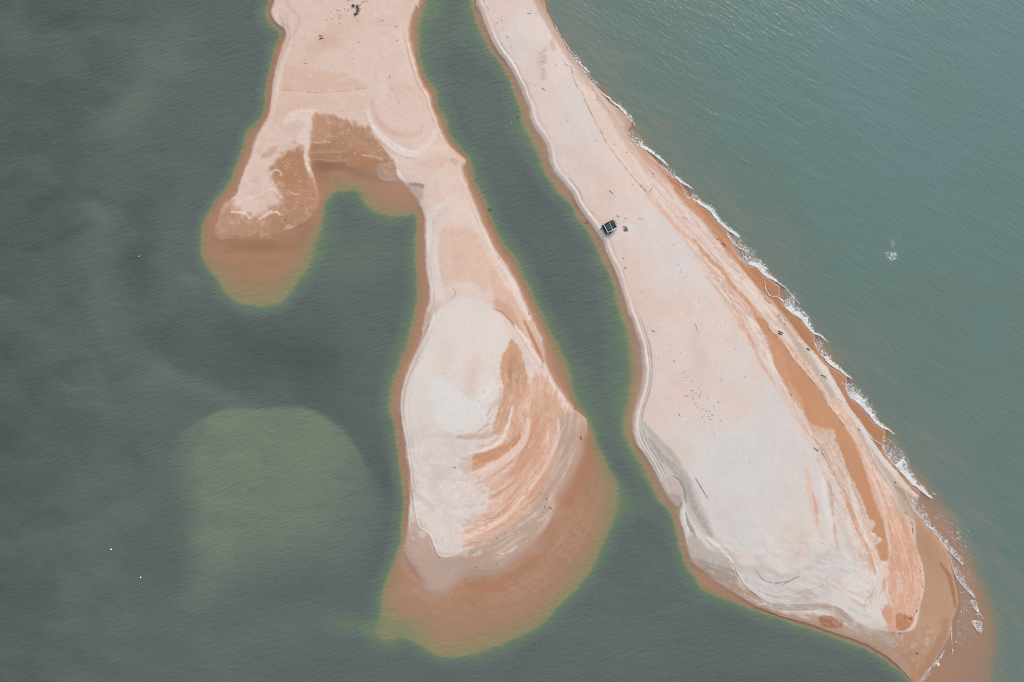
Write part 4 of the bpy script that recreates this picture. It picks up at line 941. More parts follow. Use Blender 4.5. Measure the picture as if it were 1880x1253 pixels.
def water_material():
    m, nt, N, LK = new_mat('water')
    out = N('ShaderNodeOutputMaterial')
    geo = N('ShaderNodeNewGeometry')
    dep = N('ShaderNodeAttribute')
    dep.attribute_name = 'depth'
    sea = N('ShaderNodeAttribute')
    sea.attribute_name = 'sea'
    sc = N('ShaderNodeMath')
    sc.operation = 'MULTIPLY'
    sc.inputs[1].default_value = 0.2
    LK(dep.outputs['Fac'], sc.inputs[0])
    lag = ramp(nt, [(0.0, (176, 130, 104), 0.0), (0.25, (168, 128, 103), 0.14), (0.60, (160, 130, 105), 0.42), (0.95, (140, 138, 106), 0.76), (1.25, (111, 127, 107), 0.93), (1.7, (104, 120, 107), 1.0),
                    (2.5, (103, 112, 109), 1.0), (3.4, (95, 104, 102), 1.0), (4.8, (80, 88, 85), 1.0)])
    op = ramp(nt, [(0.0, (176, 130, 104), 0.0), (0.3, (166, 130, 110), 0.16), (0.7, (154, 132, 113), 0.45), (1.0, (139, 132, 115), 0.78), (1.4, (124, 130, 117), 0.95), (2.2, (118, 128, 122), 1.0),
                   (3.2, (107, 127, 121), 1.0), (4.0, (105, 130, 126), 1.0), (5.0, (106, 133, 134), 1.0)])  # last stop paints reflected sky into the upper right sea
    LK(sc.outputs[0], lag.inputs[0])
    LK(sc.outputs[0], op.inputs[0])
    mx = N('ShaderNodeMix')
    mx.data_type = 'RGBA'
    LK(sea.outputs['Fac'], mx.inputs[0])
    LK(lag.outputs['Color'], mx.inputs[6])
    LK(op.outputs['Color'], mx.inputs[7])
    bk = N('ShaderNodeAttribute')
    bk.attribute_name = 'bank'
    mb = N('ShaderNodeMix')
    mb.data_type = 'RGBA'
    LK(bk.outputs['Fac'], mb.inputs[0])
    LK(mx.outputs[2], mb.inputs[6])
    si = N('ShaderNodeAttribute')
    si.attribute_name = 'silt'
    ms = N('ShaderNodeMix')
    ms.data_type = 'RGBA'
    ms.inputs[6].default_value = (*walb((111, 121, 115)), 1)
    ms.inputs[7].default_value = (*walb((120, 133, 115)), 1)
    LK(si.outputs['Fac'], ms.inputs[0])
    LK(ms.outputs[2], mb.inputs[7])
    mx = mb
    ma = N('ShaderNodeMix')
    ma.data_type = 'FLOAT'
    LK(sea.outputs['Fac'], ma.inputs[0])
    LK(lag.outputs['Alpha'], ma.inputs[2])
    LK(op.outputs['Alpha'], ma.inputs[3])

    def waves(rot, along, across, detail, dist):
        mp = N('ShaderNodeMapping')
        mp.vector_type = 'TEXTURE'
        mp.inputs['Rotation'].default_value = (0, 0, math.radians(rot))
        mp.inputs['Scale'].default_value = (along, across, 1.0)
        LK(geo.outputs['Position'], mp.inputs['Vector'])
        no = N('ShaderNodeTexNoise')
        no.inputs['Scale'].default_value = 1.0
        no.inputs['Detail'].default_value = detail
        no.inputs['Roughness'].default_value = 0.55
        no.inputs['Distortion'].default_value = dist
        LK(mp.outputs[0], no.inputs['Vector'])
        return no.outputs['Fac']

    def add(a, b, k):
        q = N('ShaderNodeMath')
        q.operation = 'MULTIPLY_ADD'
        LK(b, q.inputs[0])
        q.inputs[1].default_value = k
        LK(a, q.inputs[2])
        return q.outputs[0]

    lagw = add(waves(22, 5.5, 1.5, 2.0, 0.3), waves(35, 2.2, 0.8, 2.0, 0.4), 0.5)
    lagw = add(lagw, waves(8, 22.0, 9.0, 2.0, 0.2), 0.8)
    seaw = add(waves(-34, 5.0, 1.5, 3.0, 0.4), waves(-60, 2.2, 0.9, 3.0, 0.4), 0.55)
    seaw = add(seaw, waves(-27, 34.0, 8.0, 2.0, 0.3), 1.5)
    kl = N('ShaderNodeMath')
    kl.operation = 'MULTIPLY'
    kl.inputs[1].default_value = 2.1
    LK(lagw, kl.inputs[0])
    lagw = kl.outputs[0]
    mw = N('ShaderNodeMix')
    mw.data_type = 'FLOAT'
    LK(sea.outputs['Fac'], mw.inputs[0])
    LK(lagw, mw.inputs[2])
    LK(seaw, mw.inputs[3])
    bp = N('ShaderNodeBump')
    bp.inputs['Strength'].default_value = 0.55
    bp.inputs['Distance'].default_value = 0.27
    LK(mw.outputs[0], bp.inputs['Height'])

    dif = N('ShaderNodeBsdfDiffuse')
    LK(mx.outputs[2], dif.inputs['Color'])
    LK(bp.outputs[0], dif.inputs['Normal'])
    tr = N('ShaderNodeBsdfTransparent')
    body = N('ShaderNodeMixShader')
    LK(ma.outputs[0], body.inputs['Fac'])
    LK(tr.outputs[0], body.inputs[1])
    LK(dif.outputs[0], body.inputs[2])
    gl = N('ShaderNodeBsdfGlossy')
    gl.inputs['Roughness'].default_value = 0.16
    LK(bp.outputs[0], gl.inputs['Normal'])
    fr = N('ShaderNodeFresnel')
    fr.inputs['IOR'].default_value = 1.33
    LK(bp.outputs[0], fr.inputs['Normal'])
    fin = N('ShaderNodeMixShader')
    front = N('ShaderNodeMath')                    # the mirror side is the top; from below the sheet just lets light through
    front.operation = 'SUBTRACT'
    front.inputs[0].default_value = 1.0
    LK(geo.outputs['Backfacing'], front.inputs[1])
    fk = N('ShaderNodeMath')
    fk.operation = 'MULTIPLY'
    LK(fr.outputs[0], fk.inputs[0])
    LK(front.outputs[0], fk.inputs[1])
    LK(fk.outputs[0], fin.inputs['Fac'])
    LK(body.outputs[0], fin.inputs[1])
    LK(gl.outputs[0], fin.inputs[2])
    LK(fin.outputs[0], out.inputs['Surface'])
    return m


MAT_SAND = sand_material()
MAT_WATER = water_material()
MAT_BED = simple('seabed_mud', (120, 104, 84), 0.9, 0.2, 0.05)
def foam_material():
    m, nt, N, LK = new_mat('foam')
    out = N('ShaderNodeOutputMaterial')
    at = N('ShaderNodeAttribute')
    at.attribute_name = 'cover'
    d = N('ShaderNodeBsdfDiffuse')
    d.inputs['Color'].default_value = (*alb((232, 235, 237)), 1)
    t = N('ShaderNodeBsdfTransparent')
    x = N('ShaderNodeMixShader')
    LK(at.outputs['Fac'], x.inputs['Fac'])
    LK(t.outputs[0], x.inputs[1])
    LK(d.outputs[0], x.inputs[2])
    LK(x.outputs[0], out.inputs['Surface'])
    return m


MAT_FOAM = foam_material()
COLLECTION = S.collection


def mesh_from(name, verts, faces, mat, smooth_shade=False):
    me = bpy.data.meshes.new(name)
    verts = np.asarray(verts, np.float32)
    faces = np.asarray(faces, np.int32)
    k = faces.shape[1]
    me.vertices.add(len(verts))
    me.vertices.foreach_set('co', verts.ravel())
    me.loops.add(faces.size)
    me.loops.foreach_set('vertex_index', faces.ravel())
    me.polygons.add(len(faces))
    me.polygons.foreach_set('loop_start', np.arange(0, faces.size, k, dtype=np.int32))
    if smooth_shade:
        me.polygons.foreach_set('use_smooth', np.ones(len(faces), bool))
    me.update(calc_edges=True)
    me.materials.append(mat)
    return me


def link(name, me, **props):
    o = bpy.data.objects.new(name, me)
    for k, v in props.items():
        o[k] = v
    COLLECTION.objects.link(o)
    return o


def grid_faces(h, w, keep):
    idx = np.arange(h * w).reshape(h, w)
    f = np.stack([idx[:-1, :-1], idx[1:, :-1], idx[1:, 1:], idx[:-1, 1:]], -1)
    f = f[keep]
    used, inv = np.unique(f, return_inverse=True)
    return used, inv.reshape(f.shape)


# ------------------------------------------------------------------ sand bodies, seabed, water
H, W = F.shape
X2, Y2 = np.meshgrid(xs, ys)
shal = (sd1 < 34)
cell = shal[:-1, :-1] & shal[1:, :-1] & shal[:-1, 1:] & shal[1:, 1:]
lcell = left_side[:-1, :-1]
for nm, lab, part in (('sandbar', 'pale pink forked sandbar on the lagoon side of the channel', lcell), ('sand_spit', 'long pale sand spit between the channel and the open sea', ~lcell)):
    used, f = grid_faces(H, W, cell & part)
    vv = np.stack([X2.ravel()[used], Y2.ravel()[used], Z.ravel()[used]], -1)
    me = mesh_from(nm, vv, f, MAT_SAND, True)
    at = me.color_attributes.new('sand_colour', 'FLOAT_COLOR', 'POINT')
    cc = np.ones((len(used), 4), np.float32)
    cc[:, :3] = BASE.reshape(-1, 3)[used]
    at.data.foreach_set('color', cc.ravel())
    link(nm, me, kind='structure', label=lab)

# coarse seabed under everything, out to the horizon
gx = np.concatenate([[-9000, -3000, -1200, -600], np.arange(-400, 401, 20), [600, 1200, 3000, 9000]])
gy = np.concatenate([[-9000, -3000, -1200, -600], np.arange(-300, 301, 20), [600, 1200, 3000, 9000]])[::-1]
bx, by = np.meshgrid(gx, gy)
bz = -6.5 + 0.4 * fbm(bx / 60, by / 60, 7, 2)
used, f = grid_faces(len(gy), len(gx), np.ones((len(gy) - 1, len(gx) - 1), bool))
link('seabed', mesh_from('seabed', np.stack([bx.ravel(), by.ravel(), bz.ravel()], -1), f, MAT_BED, True), kind='structure')

# water
wx = axis(-241.0, 241.0, 0.8, 9000.0, 1.6)
wy = axis(-162.0, 162.0, 0.8, 9000.0, 1.6)[::-1]
wu, wv = CU + wx / M, CV - wy / M


def sample(A, uq, vq):
    cu_ = np.clip(np.interp(uq, F.u, np.arange(W)), 0, W - 1.001)
    rv_ = np.clip(np.interp(vq, F.v, np.arange(H)), 0, H - 1.001)
    c0, r0 = cu_.astype(int), rv_.astype(int)
    fc, fr = (cu_ - c0), (rv_ - r0)
    if np.ndim(uq) == 1 and np.ndim(vq) == 1 and len(uq) != len(vq):
        fc, fr = fc[None, :], fr[:, None]
        g = lambda dr, dc: A[np.ix_(r0 + dr, c0 + dc)]
    else:
        g = lambda dr, dc: A[r0 + dr, c0 + dc]
    return (g(0, 0) * (1 - fc) + g(0, 1) * fc) * (1 - fr) + (g(1, 0) * (1 - fc) + g(1, 1) * fc) * fr


WD = np.where(sd0 > 0, depth, 0.0)
# silt stirred up along the open beach reads as shallower, streaky water
silt = SEA * sstep(6, 20, sd1) * sstep(115, 30, sd1) * (0.35 + 0.65 * sstep(-0.3, 0.5, fbm((U + V) / 110, (U - V) / 26, 87, 3)))
WD = np.where(WD > 1.9, np.maximum(WD - silt * 1.3, 1.9), WD)
WD = np.maximum(WD, 0)
WD = np.where((sd1 > 0), np.maximum(WD, EDGE + np.minimum(np.maximum(sd1, 0) * 0.03, 0.4)), WD)
wd = sample(WD.astype(np.float32), wu, wv)
WU2, WV2 = np.meshgrid(wu, wv)
ws_ = np.where(WV2 > 1150, sstep(-70, 90, WU2 - spine(WV2)), sstep(-30, 40, WU2 - spine(WV2)))
inbox = (np.abs(WU2 - CU) < 1100) & (np.abs(WV2 - CV) < 800)
wd = np.where(inbox, wd, 3.8)
used, f = grid_faces(len(wy), len(wx), np.ones((len(wy) - 1, len(wx) - 1), bool))
WXX, WYY = np.meshgrid(wx, wy)
me = mesh_from('water', np.stack([WXX.ravel(), WYY.ravel(), np.zeros(WXX.size)], -1), f, MAT_WATER, True)
for nm, arr in (('depth', wd), ('sea', ws_), ('bank', sample(BANK, wu, wv) * inbox), ('silt', sample(BANKG, wu, wv) * inbox)):
    a = me.attributes.new(nm, 'FLOAT', 'POINT')
    a.data.foreach_set('value', arr.astype(np.float32).ravel())
link('water', me, kind='structure')


def ground_z(u, v):
    return float(max(sample(Z, np.array([float(u)]), np.array([float(v)]))[0], 0.0))


def pos(u, v, dz=0.0):
    return ((u - CU) * M, (CV - v) * M, ground_z(u, v) + dz)


# ------------------------------------------------------------------ surf: real lace of foam lying on the water
def worley(x, y, seed):
    ix, iy = np.floor(x).astype(np.int64), np.floor(y).astype(np.int64)
    f1 = np.full(x.shape, 9.0, np.float32)
    f2 = f1.copy()
    for dx in (-1, 0, 1):
        for dy in (-1, 0, 1):
            cx, cy = ix + dx, iy + dy
            px = cx + _hash(cx, cy, seed)
            py = cy + _hash(cx, cy, seed + 5)
            d = np.hypot(x - px, y - py).astype(np.float32)
            f2 = np.minimum(f2, np.maximum(f1, d))
            f1 = np.minimum(f1, d)
    return f2 - f1


FS = 0.8                                     # foam cell in image pixels (0.2 m)
SURF = [
    ([(1007, 24), (1013, 36), (1021, 52), (1030, 68), (1038, 80), (1048, 98)], [1.4, 1.2, 2.0, 1.4, 1.6, 1.6], [0.35, 0.3, 0.8, 0.4, 0.7, 0.5]),
    ([(1046, 97), (1051, 106), (1058, 113), (1072, 126), (1083, 134)], [5, 8, 6, 4, 2], [0.5, 0.7, 0.9, 0.95, 0.7]),
    ([(1050, 95), (1058, 101), (1066, 106)], [5, 7, 3], [0.25, 0.3, 0.2]),
    ([(1073, 130), (1078, 141), (1088, 154), (1101, 169)], [6, 8, 10, 4], [0.5, 0.45, 0.6, 0.5]),
    ([(1099, 167), (1118, 183), (1128, 192), (1138, 200), (1147, 210), (1157, 221), (1165, 230)], [2, 3, 3.5, 5, 6, 7, 2], [0.8, 0.95, 0.95, 0.9, 0.9, 0.8, 0.6]),
    ([(1128, 190), (1142, 200), (1156, 215)], [6, 9, 6], [0.3, 0.4, 0.25]),
    ([(1152, 239), (1155, 252), (1163, 261), (1176, 271), (1187, 277)], [14, 15, 13, 10, 8], [0.4, 0.6, 0.7, 0.8, 0.9]),
    ([(1174, 270), (1187, 276.5), (1198, 284), (1211, 293), (1226, 305)], [7, 7.5, 6.5, 5, 2], [1.0, 1.0, 1.0, 1.0, 0.8]),
    ([(1189, 288), (1208, 301), (1222, 312), (1235, 325)], [1.4, 6, 9, 9], [0.7, 0.4, 0.5, 0.6]),
    ([(1234, 324), (1243, 330), (1253, 338), (1263, 343), (1272, 348)], [7, 6, 5.5, 4, 1.5], [0.8, 0.95, 1, 1, 0.8]),
    ([(1243, 333), (1251, 351), (1259, 362), (1268, 364)], [10, 12, 10, 4], [0.18, 0.3, 0.3, 0.6]),
    ([(1266, 362), (1281, 373), (1293, 382), (1304, 390), (1312, 401), (1323, 413), (1336, 424), (1352, 434), (1358, 436)], [10, 9, 8, 9, 8, 7, 8, 8, 3], [0.7, 0.85, 0.95, 1, 1, 1, 1, 1, 0.8]),
    ([(1334, 428), (1336, 435), (1344, 445), (1355, 455), (1368, 461), (1376, 466)], [8, 12, 16, 14, 10, 3], [0.5, 0.55, 0.55, 0.5, 0.6, 0.5]),
    ([(1344, 447), (1351, 462), (1356, 472), (1366, 480), (1376, 487), (1388, 491)], [6, 20, 26, 30, 24, 16], [0.2, 0.35, 0.5, 0.6, 0.65, 0.7]),
    ([(1374, 486), (1388, 491), (1400, 504), (1412, 512), (1424, 518), (1434, 523)], [8, 14, 15, 10, 6, 3], [0.9, 1, 1, 1, 0.9, 0.8]),
    ([(1433, 522), (1443, 531), (1454, 544), (1468, 559)], [3, 2.5, 2, 1.5], [0.9, 0.85, 0.8, 0.6]),
    ([(1403, 516), (1403, 524), (1405, 532), (1412, 543.5), (1428, 547), (1436, 554)], [1.3, 1.3, 1.4, 1.5, 1.6, 3], [0.85, 0.9, 0.95, 0.95, 0.95, 0.9]),
    ([(1412, 542), (1428, 546), (1437, 552), (1444, 562)], [22, 26, 26, 24], [0.10, 0.22, 0.40, 0.5]),
    ([(1436, 554), (1444, 567), (1455, 577), (1471, 587), (1479, 599), (1492, 613)], [22, 20, 17, 13, 11, 5], [0.65, 0.9, 1, 1, 1, 0.9]),
    ([(1491, 613), (1507, 619), (1520, 629)], [5, 4, 1.5], [0.95, 0.95, 0.7]),
    ([(1495, 616), (1495, 627), (1501, 642), (1509, 653), (1519, 666), (1531, 675)], [10, 15, 12, 11, 10, 6], [0.3, 0.5, 0.7, 0.85, 0.95, 0.95]),
    ([(1518, 665), (1531, 675), (1543, 682), (1554, 691), (1565, 697)], [6, 7, 6, 5, 2], [1, 1, 1, 1, 0.8]),
    ([(1506, 661), (1519, 680), (1531, 698), (1545, 709), (1553, 716)], [4, 12, 18, 20, 14], [0.3, 0.25, 0.22, 0.28, 0.4]),
    ([(1552, 704), (1553, 714), (1558, 724), (1565, 733)], [14, 20, 22, 20], [0.5, 0.55, 0.65, 0.7]),
    ([(1558, 725), (1562, 731), (1575, 741), (1593, 760), (1607, 777), (1617, 785), (1629, 790)], [20, 19, 16, 13, 10, 8, 4], [0.8, 0.9, 0.95, 1, 1, 1, 0.9]),
    ([(1628, 789), (1635, 794), (1643, 798)], [4, 3, 1.5], [0.9, 0.9, 0.6]),
    ([(1595, 795), (1598, 803), (1604, 809), (1617, 817), (1621, 827)], [1.2, 1.3, 1.4, 1.4, 1.6], [0.8, 0.9, 0.9, 0.9, 0.9]),
    ([(1621, 800), (1621, 817), (1624, 830), (1630, 840), (1644, 856)], [16, 24, 28, 28, 24], [0.35, 0.45, 0.55, 0.62, 0.75]),
    ([(1642, 854), (1658, 872), (1671, 887), (1687, 899), (1700, 910), (1711, 916)], [24, 20, 16, 12, 9, 3], [0.9, 1, 1, 1, 1, 0.9]),
    ([(1643, 862), (1651, 880), (1662, 907), (1675, 933), (1689, 949), (1704, 969), (1711, 971)], [2.5, 6, 12, 18, 20, 12, 5], [0.4, 0.4, 0.5, 0.6, 0.65, 0.8, 0.9]),
    ([(1709, 970), (1720, 984), (1729, 998), (1739, 1009), (1752, 1022), (1767, 1037)], [9, 9, 10, 10, 9, 3], [0.9, 0.75, 0.7, 0.8, 0.75, 0.8]),
    ([(1704, 935), (1722, 960), (1748, 995), (1772, 1035)], [26, 36, 34, 24], [0.2, 0.33, 0.34, 0.24]),
    ([(1741, 1017), (1748, 1043), (1758, 1063), (1771, 1080), (1790, 1099)], [6, 10, 10, 7, 3], [0.5, 0.5, 0.65, 0.7, 0.8]),
    ([(1746, 1040), (1760, 1070), (1775, 1090)], [34, 34, 22], [0.34, 0.36, 0.3]),
    ([(1762, 1085), (1764, 1120), (1756, 1150), (1752, 1190)], [24, 34, 38, 30], [0.24, 0.34, 0.34, 0.28]),
    ([(1746, 1140), (1746, 1160), (1747, 1180), (1748, 1200)], [2, 3, 2, 3], [0.4, 0.6, 0.4, 0.5]),
    ([(1733, 1194), (1718, 1214), (1704, 1230), (1688, 1252)], [3, 5, 6, 9], [0.5, 0.55, 0.6, 0.7]),
    ([(1712, 905), (1715, 907), (1718, 909)], [1.5, 2, 1.2], [0.6, 0.8, 0.6]),
]


def foam_mesh(name, specs, polys, props):
    allpts = np.vstack([np.asarray(s[0], float) for s in specs] + [np.asarray(p[0], float) for p in polys])
    lo, hi = allpts.min(0) - 45, allpts.max(0) + 45
    G = Field(np.arange(lo[0], hi[0], FS), np.arange(lo[1], hi[1], FS))
    keep = np.zeros(G.shape, bool)
    thick = np.zeros(G.shape, np.float32)
    cover = np.zeros(G.shape, np.float32)
    for k, (pts, wid, den) in enumerate(specs):
        p = smooth(pts, False, 4)
        wm = max(wid) + 3
        sl = G.window(p.min(0) - wm, p.max(0) + wm)
        if sl[0].start >= sl[0].stop or sl[1].start >= sl[1].stop:
            continue
        u_, v_ = G.uv(sl)
        D, sx, t, run = G.dist(p, False, wm, sl, True)
        n = len(wid)
        ww = np.interp(sx, np.linspace(0, run, n), wid) * 1.12 * (1 + 0.28 * fbm(sx / 7, sx * 0 + k, 620, 2))
        dd = np.interp(sx, np.linspace(0, run, n), den)
        dd = np.where(dd < 0.3, dd * 0.95, dd)
        t = t + 0.5 * fbm(u_ / 2.2, v_ / 2.2, 630 + k, 2) + 0.8 * fbm(u_ / 6, v_ / 6, 640 + k, 2)
        q = np.clip(t / np.maximum(ww, 0.5), 0, 2)
        on = (t > -0.3) & (D < wm * 0.98) & (sx > 0.01) & (sx < run - 0.01)
        lace = worley(sx / 4.6 + 0.5 * fbm(u_ / 5, v_ / 5, 650, 2), t / 6.5 + 0.4 * fbm(u_ / 4, v_ / 4, 660, 2), 670 + k)
        fine = worley(u_ / 2.6, v_ / 2.6, 690 + k)
        thr = dd * np.clip(1.05 - q, 0, 1) ** 0.6
        solid = (dd > 0.86) & (q < 0.55 + 0.34 * fbm(sx / 3.2, t / 9, 700 + k, 2))
        lacey = (np.where(dd < 0.45, lace, np.minimum(lace, fine * 1.3)) < 0.36 * thr) & (q < 1.0)
        edge = (t < 1.15) & (dd > 0.46) & (vnoise(sx / 9, sx * 0 + k, 710) > -0.75)
        on &= solid | lacey | edge
        keep[sl] |= on
        cv = np.where(solid, 1.0 - 0.2 * q, np.where(edge, 0.6 + 0.35 * dd, 0.42 + 0.5 * dd)) * (0.86 + 0.2 * vnoise(u_ / 2.0, v_ / 2.0, 760 + k))
        cover[sl] = np.maximum(cover[sl], np.where(on, np.clip(cv, 0.15, 0.97), 0))
        thick[sl] = np.maximum(thick[sl], np.where(on, 0.05 + 0.16 * solid * np.clip(1 - q, 0, 1), 0))
    for k, (pts, dn) in enumerate(polys):
        p = smooth(pts, True, 3)
        sl = G.window(p.min(0) - 3, p.max(0) + 3)
        u_, v_ = G.uv(sl)
        s = G.signed(p, 8, sl) + 1.0 * fbm(u_ / 3, v_ / 3, 720 + k, 2)
        lace = np.minimum(worley(u_ / 4.2, v_ / 4.2, 730 + k), worley(u_ / 2.3, v_ / 2.3, 740 + k) * 1.3)
        on = (s < 0) & ((lace < 0.30 * dn) | ((s > -1.2) & (dn > 0.8)))
        keep[sl] |= on
        thick[sl] = np.maximum(thick[sl], np.where(on, 0.06, 0))
        cover[sl] = np.maximum(cover[sl], np.where(on, np.clip((0.35 + 0.55 * dn) * (0.75 + 0.45 * vnoise(u_ / 3.0, v_ / 3.0, 770 + k)), 0.1, 0.9), 0))
    uu, vv = np.meshgrid(G.u, G.v)
    xw, yw = (uu - CU) * M, (CV - vv) * M
    base = np.maximum(sample(Z, uu.ravel().astype(float), vv.ravel().astype(float)).reshape(G.shape), 0.0)
    zz = base + 0.03 + thick * (0.7 + 0.6 * (0.5 + 0.5 * vnoise(uu / 1.5, vv / 1.5, 750)))
    used, f = grid_faces(G.shape[0], G.shape[1], keep[:-1, :-1])
    me = mesh_from(name, np.stack([xw.ravel()[used], yw.ravel()[used], zz.ravel()[used]], -1), f, MAT_FOAM, False)
    at = me.attributes.new('cover', 'FLOAT', 'POINT')
    at.data.foreach_set('value', np.where(keep, np.maximum(cover, 0.2), cover).ravel()[used].astype(np.float32))
    return link(name, me, **props)


foam_mesh('surf_foam', SURF, [([(1718, 1218), (1723, 1216), (1725, 1221), (1721, 1223)], 1.2)], dict(kind='stuff', label='white lacy surf breaking along the sea edge of the spit'))
foam_mesh('foam_patch', [], [([(1780, 1103), (1785, 1102), (1791, 1102), (1795, 1116), (1799, 1126), (1806, 1137), (1794, 1124), (1787, 1116)], 0.95)],
          dict(label='narrow kite-shaped patch of white foam above the wider one off the spit tip', category='foam patch', group='foam patches breaking off the spit tip'))
foam_mesh('foam_patch', [], [([(1781, 1137), (1790, 1139), (1802, 1141), (1803, 1152), (1802, 1162), (1794, 1158), (1787, 1148)], 0.9)],
          dict(label='wide triangular patch of white foam, lower of two off the spit tip', category='foam patch', group='foam patches breaking off the spit tip'))
foam_mesh('foam_patch', [], [([(1623, 466), (1629, 461), (1637, 462), (1645, 462), (1648, 472), (1642, 478), (1632, 477)], 0.62), ([(1631, 441), (1637, 440), (1643, 447), (1641, 457), (1637, 455)], 0.42), ([(1647, 433), (1653, 434), (1652, 440), (1648, 438)], 0.35)],
          dict(label='lone speckled patch of foam far out on the open sea', category='foam patch'))


# ------------------------------------------------------------------ small things
MAT_WOOD = simple('driftwood_dark', (66, 54, 47), 0.9, 0.35, 4.0)
MAT_TWIG = simple('driftwood_bleached', (98, 86, 77), 0.9, 0.3, 4.0)
MAT_RED = simple('driftwood_red', (120, 74, 52), 0.9, 0.3, 4.0)
MAT_GREY = simple('driftwood_grey', (128, 118, 108), 0.9, 0.25, 4.0)
MAT_GREEN = simple('weedy_green', (104, 112, 98), 0.9, 0.3, 3.0)
MAT_PALE = simple('weathered_timber', (172, 182, 170), 0.85, 0.15, 3.0)
MAT_SHEET = simple('dark_green_sheet', (34, 46, 43), 0.9, 0.25, 1.5)
MAT_SHEET2 = simple('slate_sheet', (24, 32, 32), 0.9, 0.25, 1.5)
MAT_TARP = simple('grey_tarp', (66, 82, 78), 0.9, 0.15, 2.0)
MAT_DARKTIMBER = simple('dark_timber', (40, 38, 34), 0.9, 0.3, 3.0)
MAT_RUST = simple('rust', (92, 40, 32), 0.85, 0.35, 5.0)
MAT_BUOY = simple('buoy_white', (244, 244, 240), 0.45, 0.03, 2.0)
MAT_RUBBER = simple('black_rubber', (26, 28, 27), 0.7, 0.2, 3.0)
MAT_WEED = simple('sea_weed', (52, 66, 52), 0.9, 0.35, 4.0)


def tube(path, radii, n=6, twist=0.0):
    path = np.asarray(path, float)
    vs, fs = [], []
    for i, (p, r) in enumerate(zip(path, radii)):
        d = path[min(i + 1, len(path) - 1)] - path[max(i - 1, 0)]
        d /= np.linalg.norm(d) + 1e-9
        a = np.cross(d, (0, 0, 1.0))
        if np.linalg.norm(a) < 1e-3:
            a = np.array((1.0, 0, 0))
        a /= np.linalg.norm(a)
        bb = np.cross(a, d)
        for k in range(n):
            t = 2 * math.pi * k / n + twist * i
            vs.append(p + r * (math.cos(t) * a + math.sin(t) * bb))
    m = len(path)
    for i in range(m - 1):
        for k in range(n):
            fs.append((i * n + k, i * n + (k + 1) % n, (i + 1) * n + (k + 1) % n, (i + 1) * n + k))
    fs.append(tuple(range(n))[::-1])
    fs.append(tuple((m - 1) * n + k for k in range(n)))
    return vs, fs


def join(*parts):
    V_, F_ = [], []
    for v, f in parts:
        o = len(V_)
        V_ += [tuple(x) for x in v]
        F_ += [tuple(i + o for i in q) for q in f]
    return V_, F_


def box(x0, x1, y0, y1, z0, z1):
    v = [(x0, y0, z0), (x1, y0, z0), (x1, y1, z0), (x0, y1, z0), (x0, y0, z1), (x1, y0, z1), (x1, y1, z1), (x0, y1, z1)]
    f = [(3, 2, 1, 0), (4, 5, 6, 7), (0, 1, 5, 4), (1, 2, 6, 5), (2, 3, 7, 6), (3, 0, 4, 7)]
    return v, f


def pymesh(name, vf, mat):
    me = bpy.data.meshes.new(name)
    me.from_pydata([tuple(map(float, v)) for v in vf[0]], [], vf[1])
    me.update()
    me.materials.append(mat)
    return me


# driftwood: unit length along x, four shapes in two or three woods; copies share these meshes
def wood_shapes():
    straight = tube([(-.5, 0, .05), (-.2, .015, .06), (.15, -.01, .06), (.5, .01, .045)], [.058, .066, .055, .034])
    bent = tube([(-.5, -.08, .05), (-.18, .06, .06), (.16, .07, .06), (.5, -.1, .045)], [.048, .06, .05, .028])
    fork = join(tube([(-.5, 0, .05), (-.1, .02, .07), (.2, .06, .07), (.5, .14, .06)], [.06, .062, .045, .024]), tube([(-.02, .02, .07), (.18, -.1, .1), (.34, -.2, .12)], [.04, .03, .018], 5))
    stub = tube([(-.5, 0, .16), (-.15, .06, .2), (.2, .02, .19), (.5, -.05, .13)], [.17, .23, .2, .11], 7)
    return dict(log=straight, branch=bent, forked=fork, stub=stub)


WOODV = wood_shapes()
WOODM = {}


def wood(u, v, length, ang, shape='log', mat=MAT_WOOD, label='', group=None, fat=1.0, name=None, cat=None):
    key = (shape, mat.name)
    if key not in WOODM:
        WOODM[key] = pymesh('driftwood_' + shape, WOODV[shape], mat)
    nm = name or {'log': 'driftwood_log', 'branch': 'driftwood_branch', 'forked': 'driftwood_branch', 'stub': 'driftwood_stump'}[shape]
    o = bpy.data.objects.new(nm, WOODM[key])
    o.location = pos(u, v, -0.02)
    L = length * M
    o.scale = (L, max(L, 1.1) * 1.1 * fat, max(L, 1.1) * fat) if shape in ('log', 'branch', 'forked') else (L * .8, L * fat * .8, L * fat * .7)
    o.rotation_euler = (0, 0, math.radians(ang))
    o['label'] = label
    o['category'] = cat or ('driftwood' if shape != 'stub' else 'stump')
    if group:
        o['group'] = group
    COLLECTION.objects.link(o)
    return o


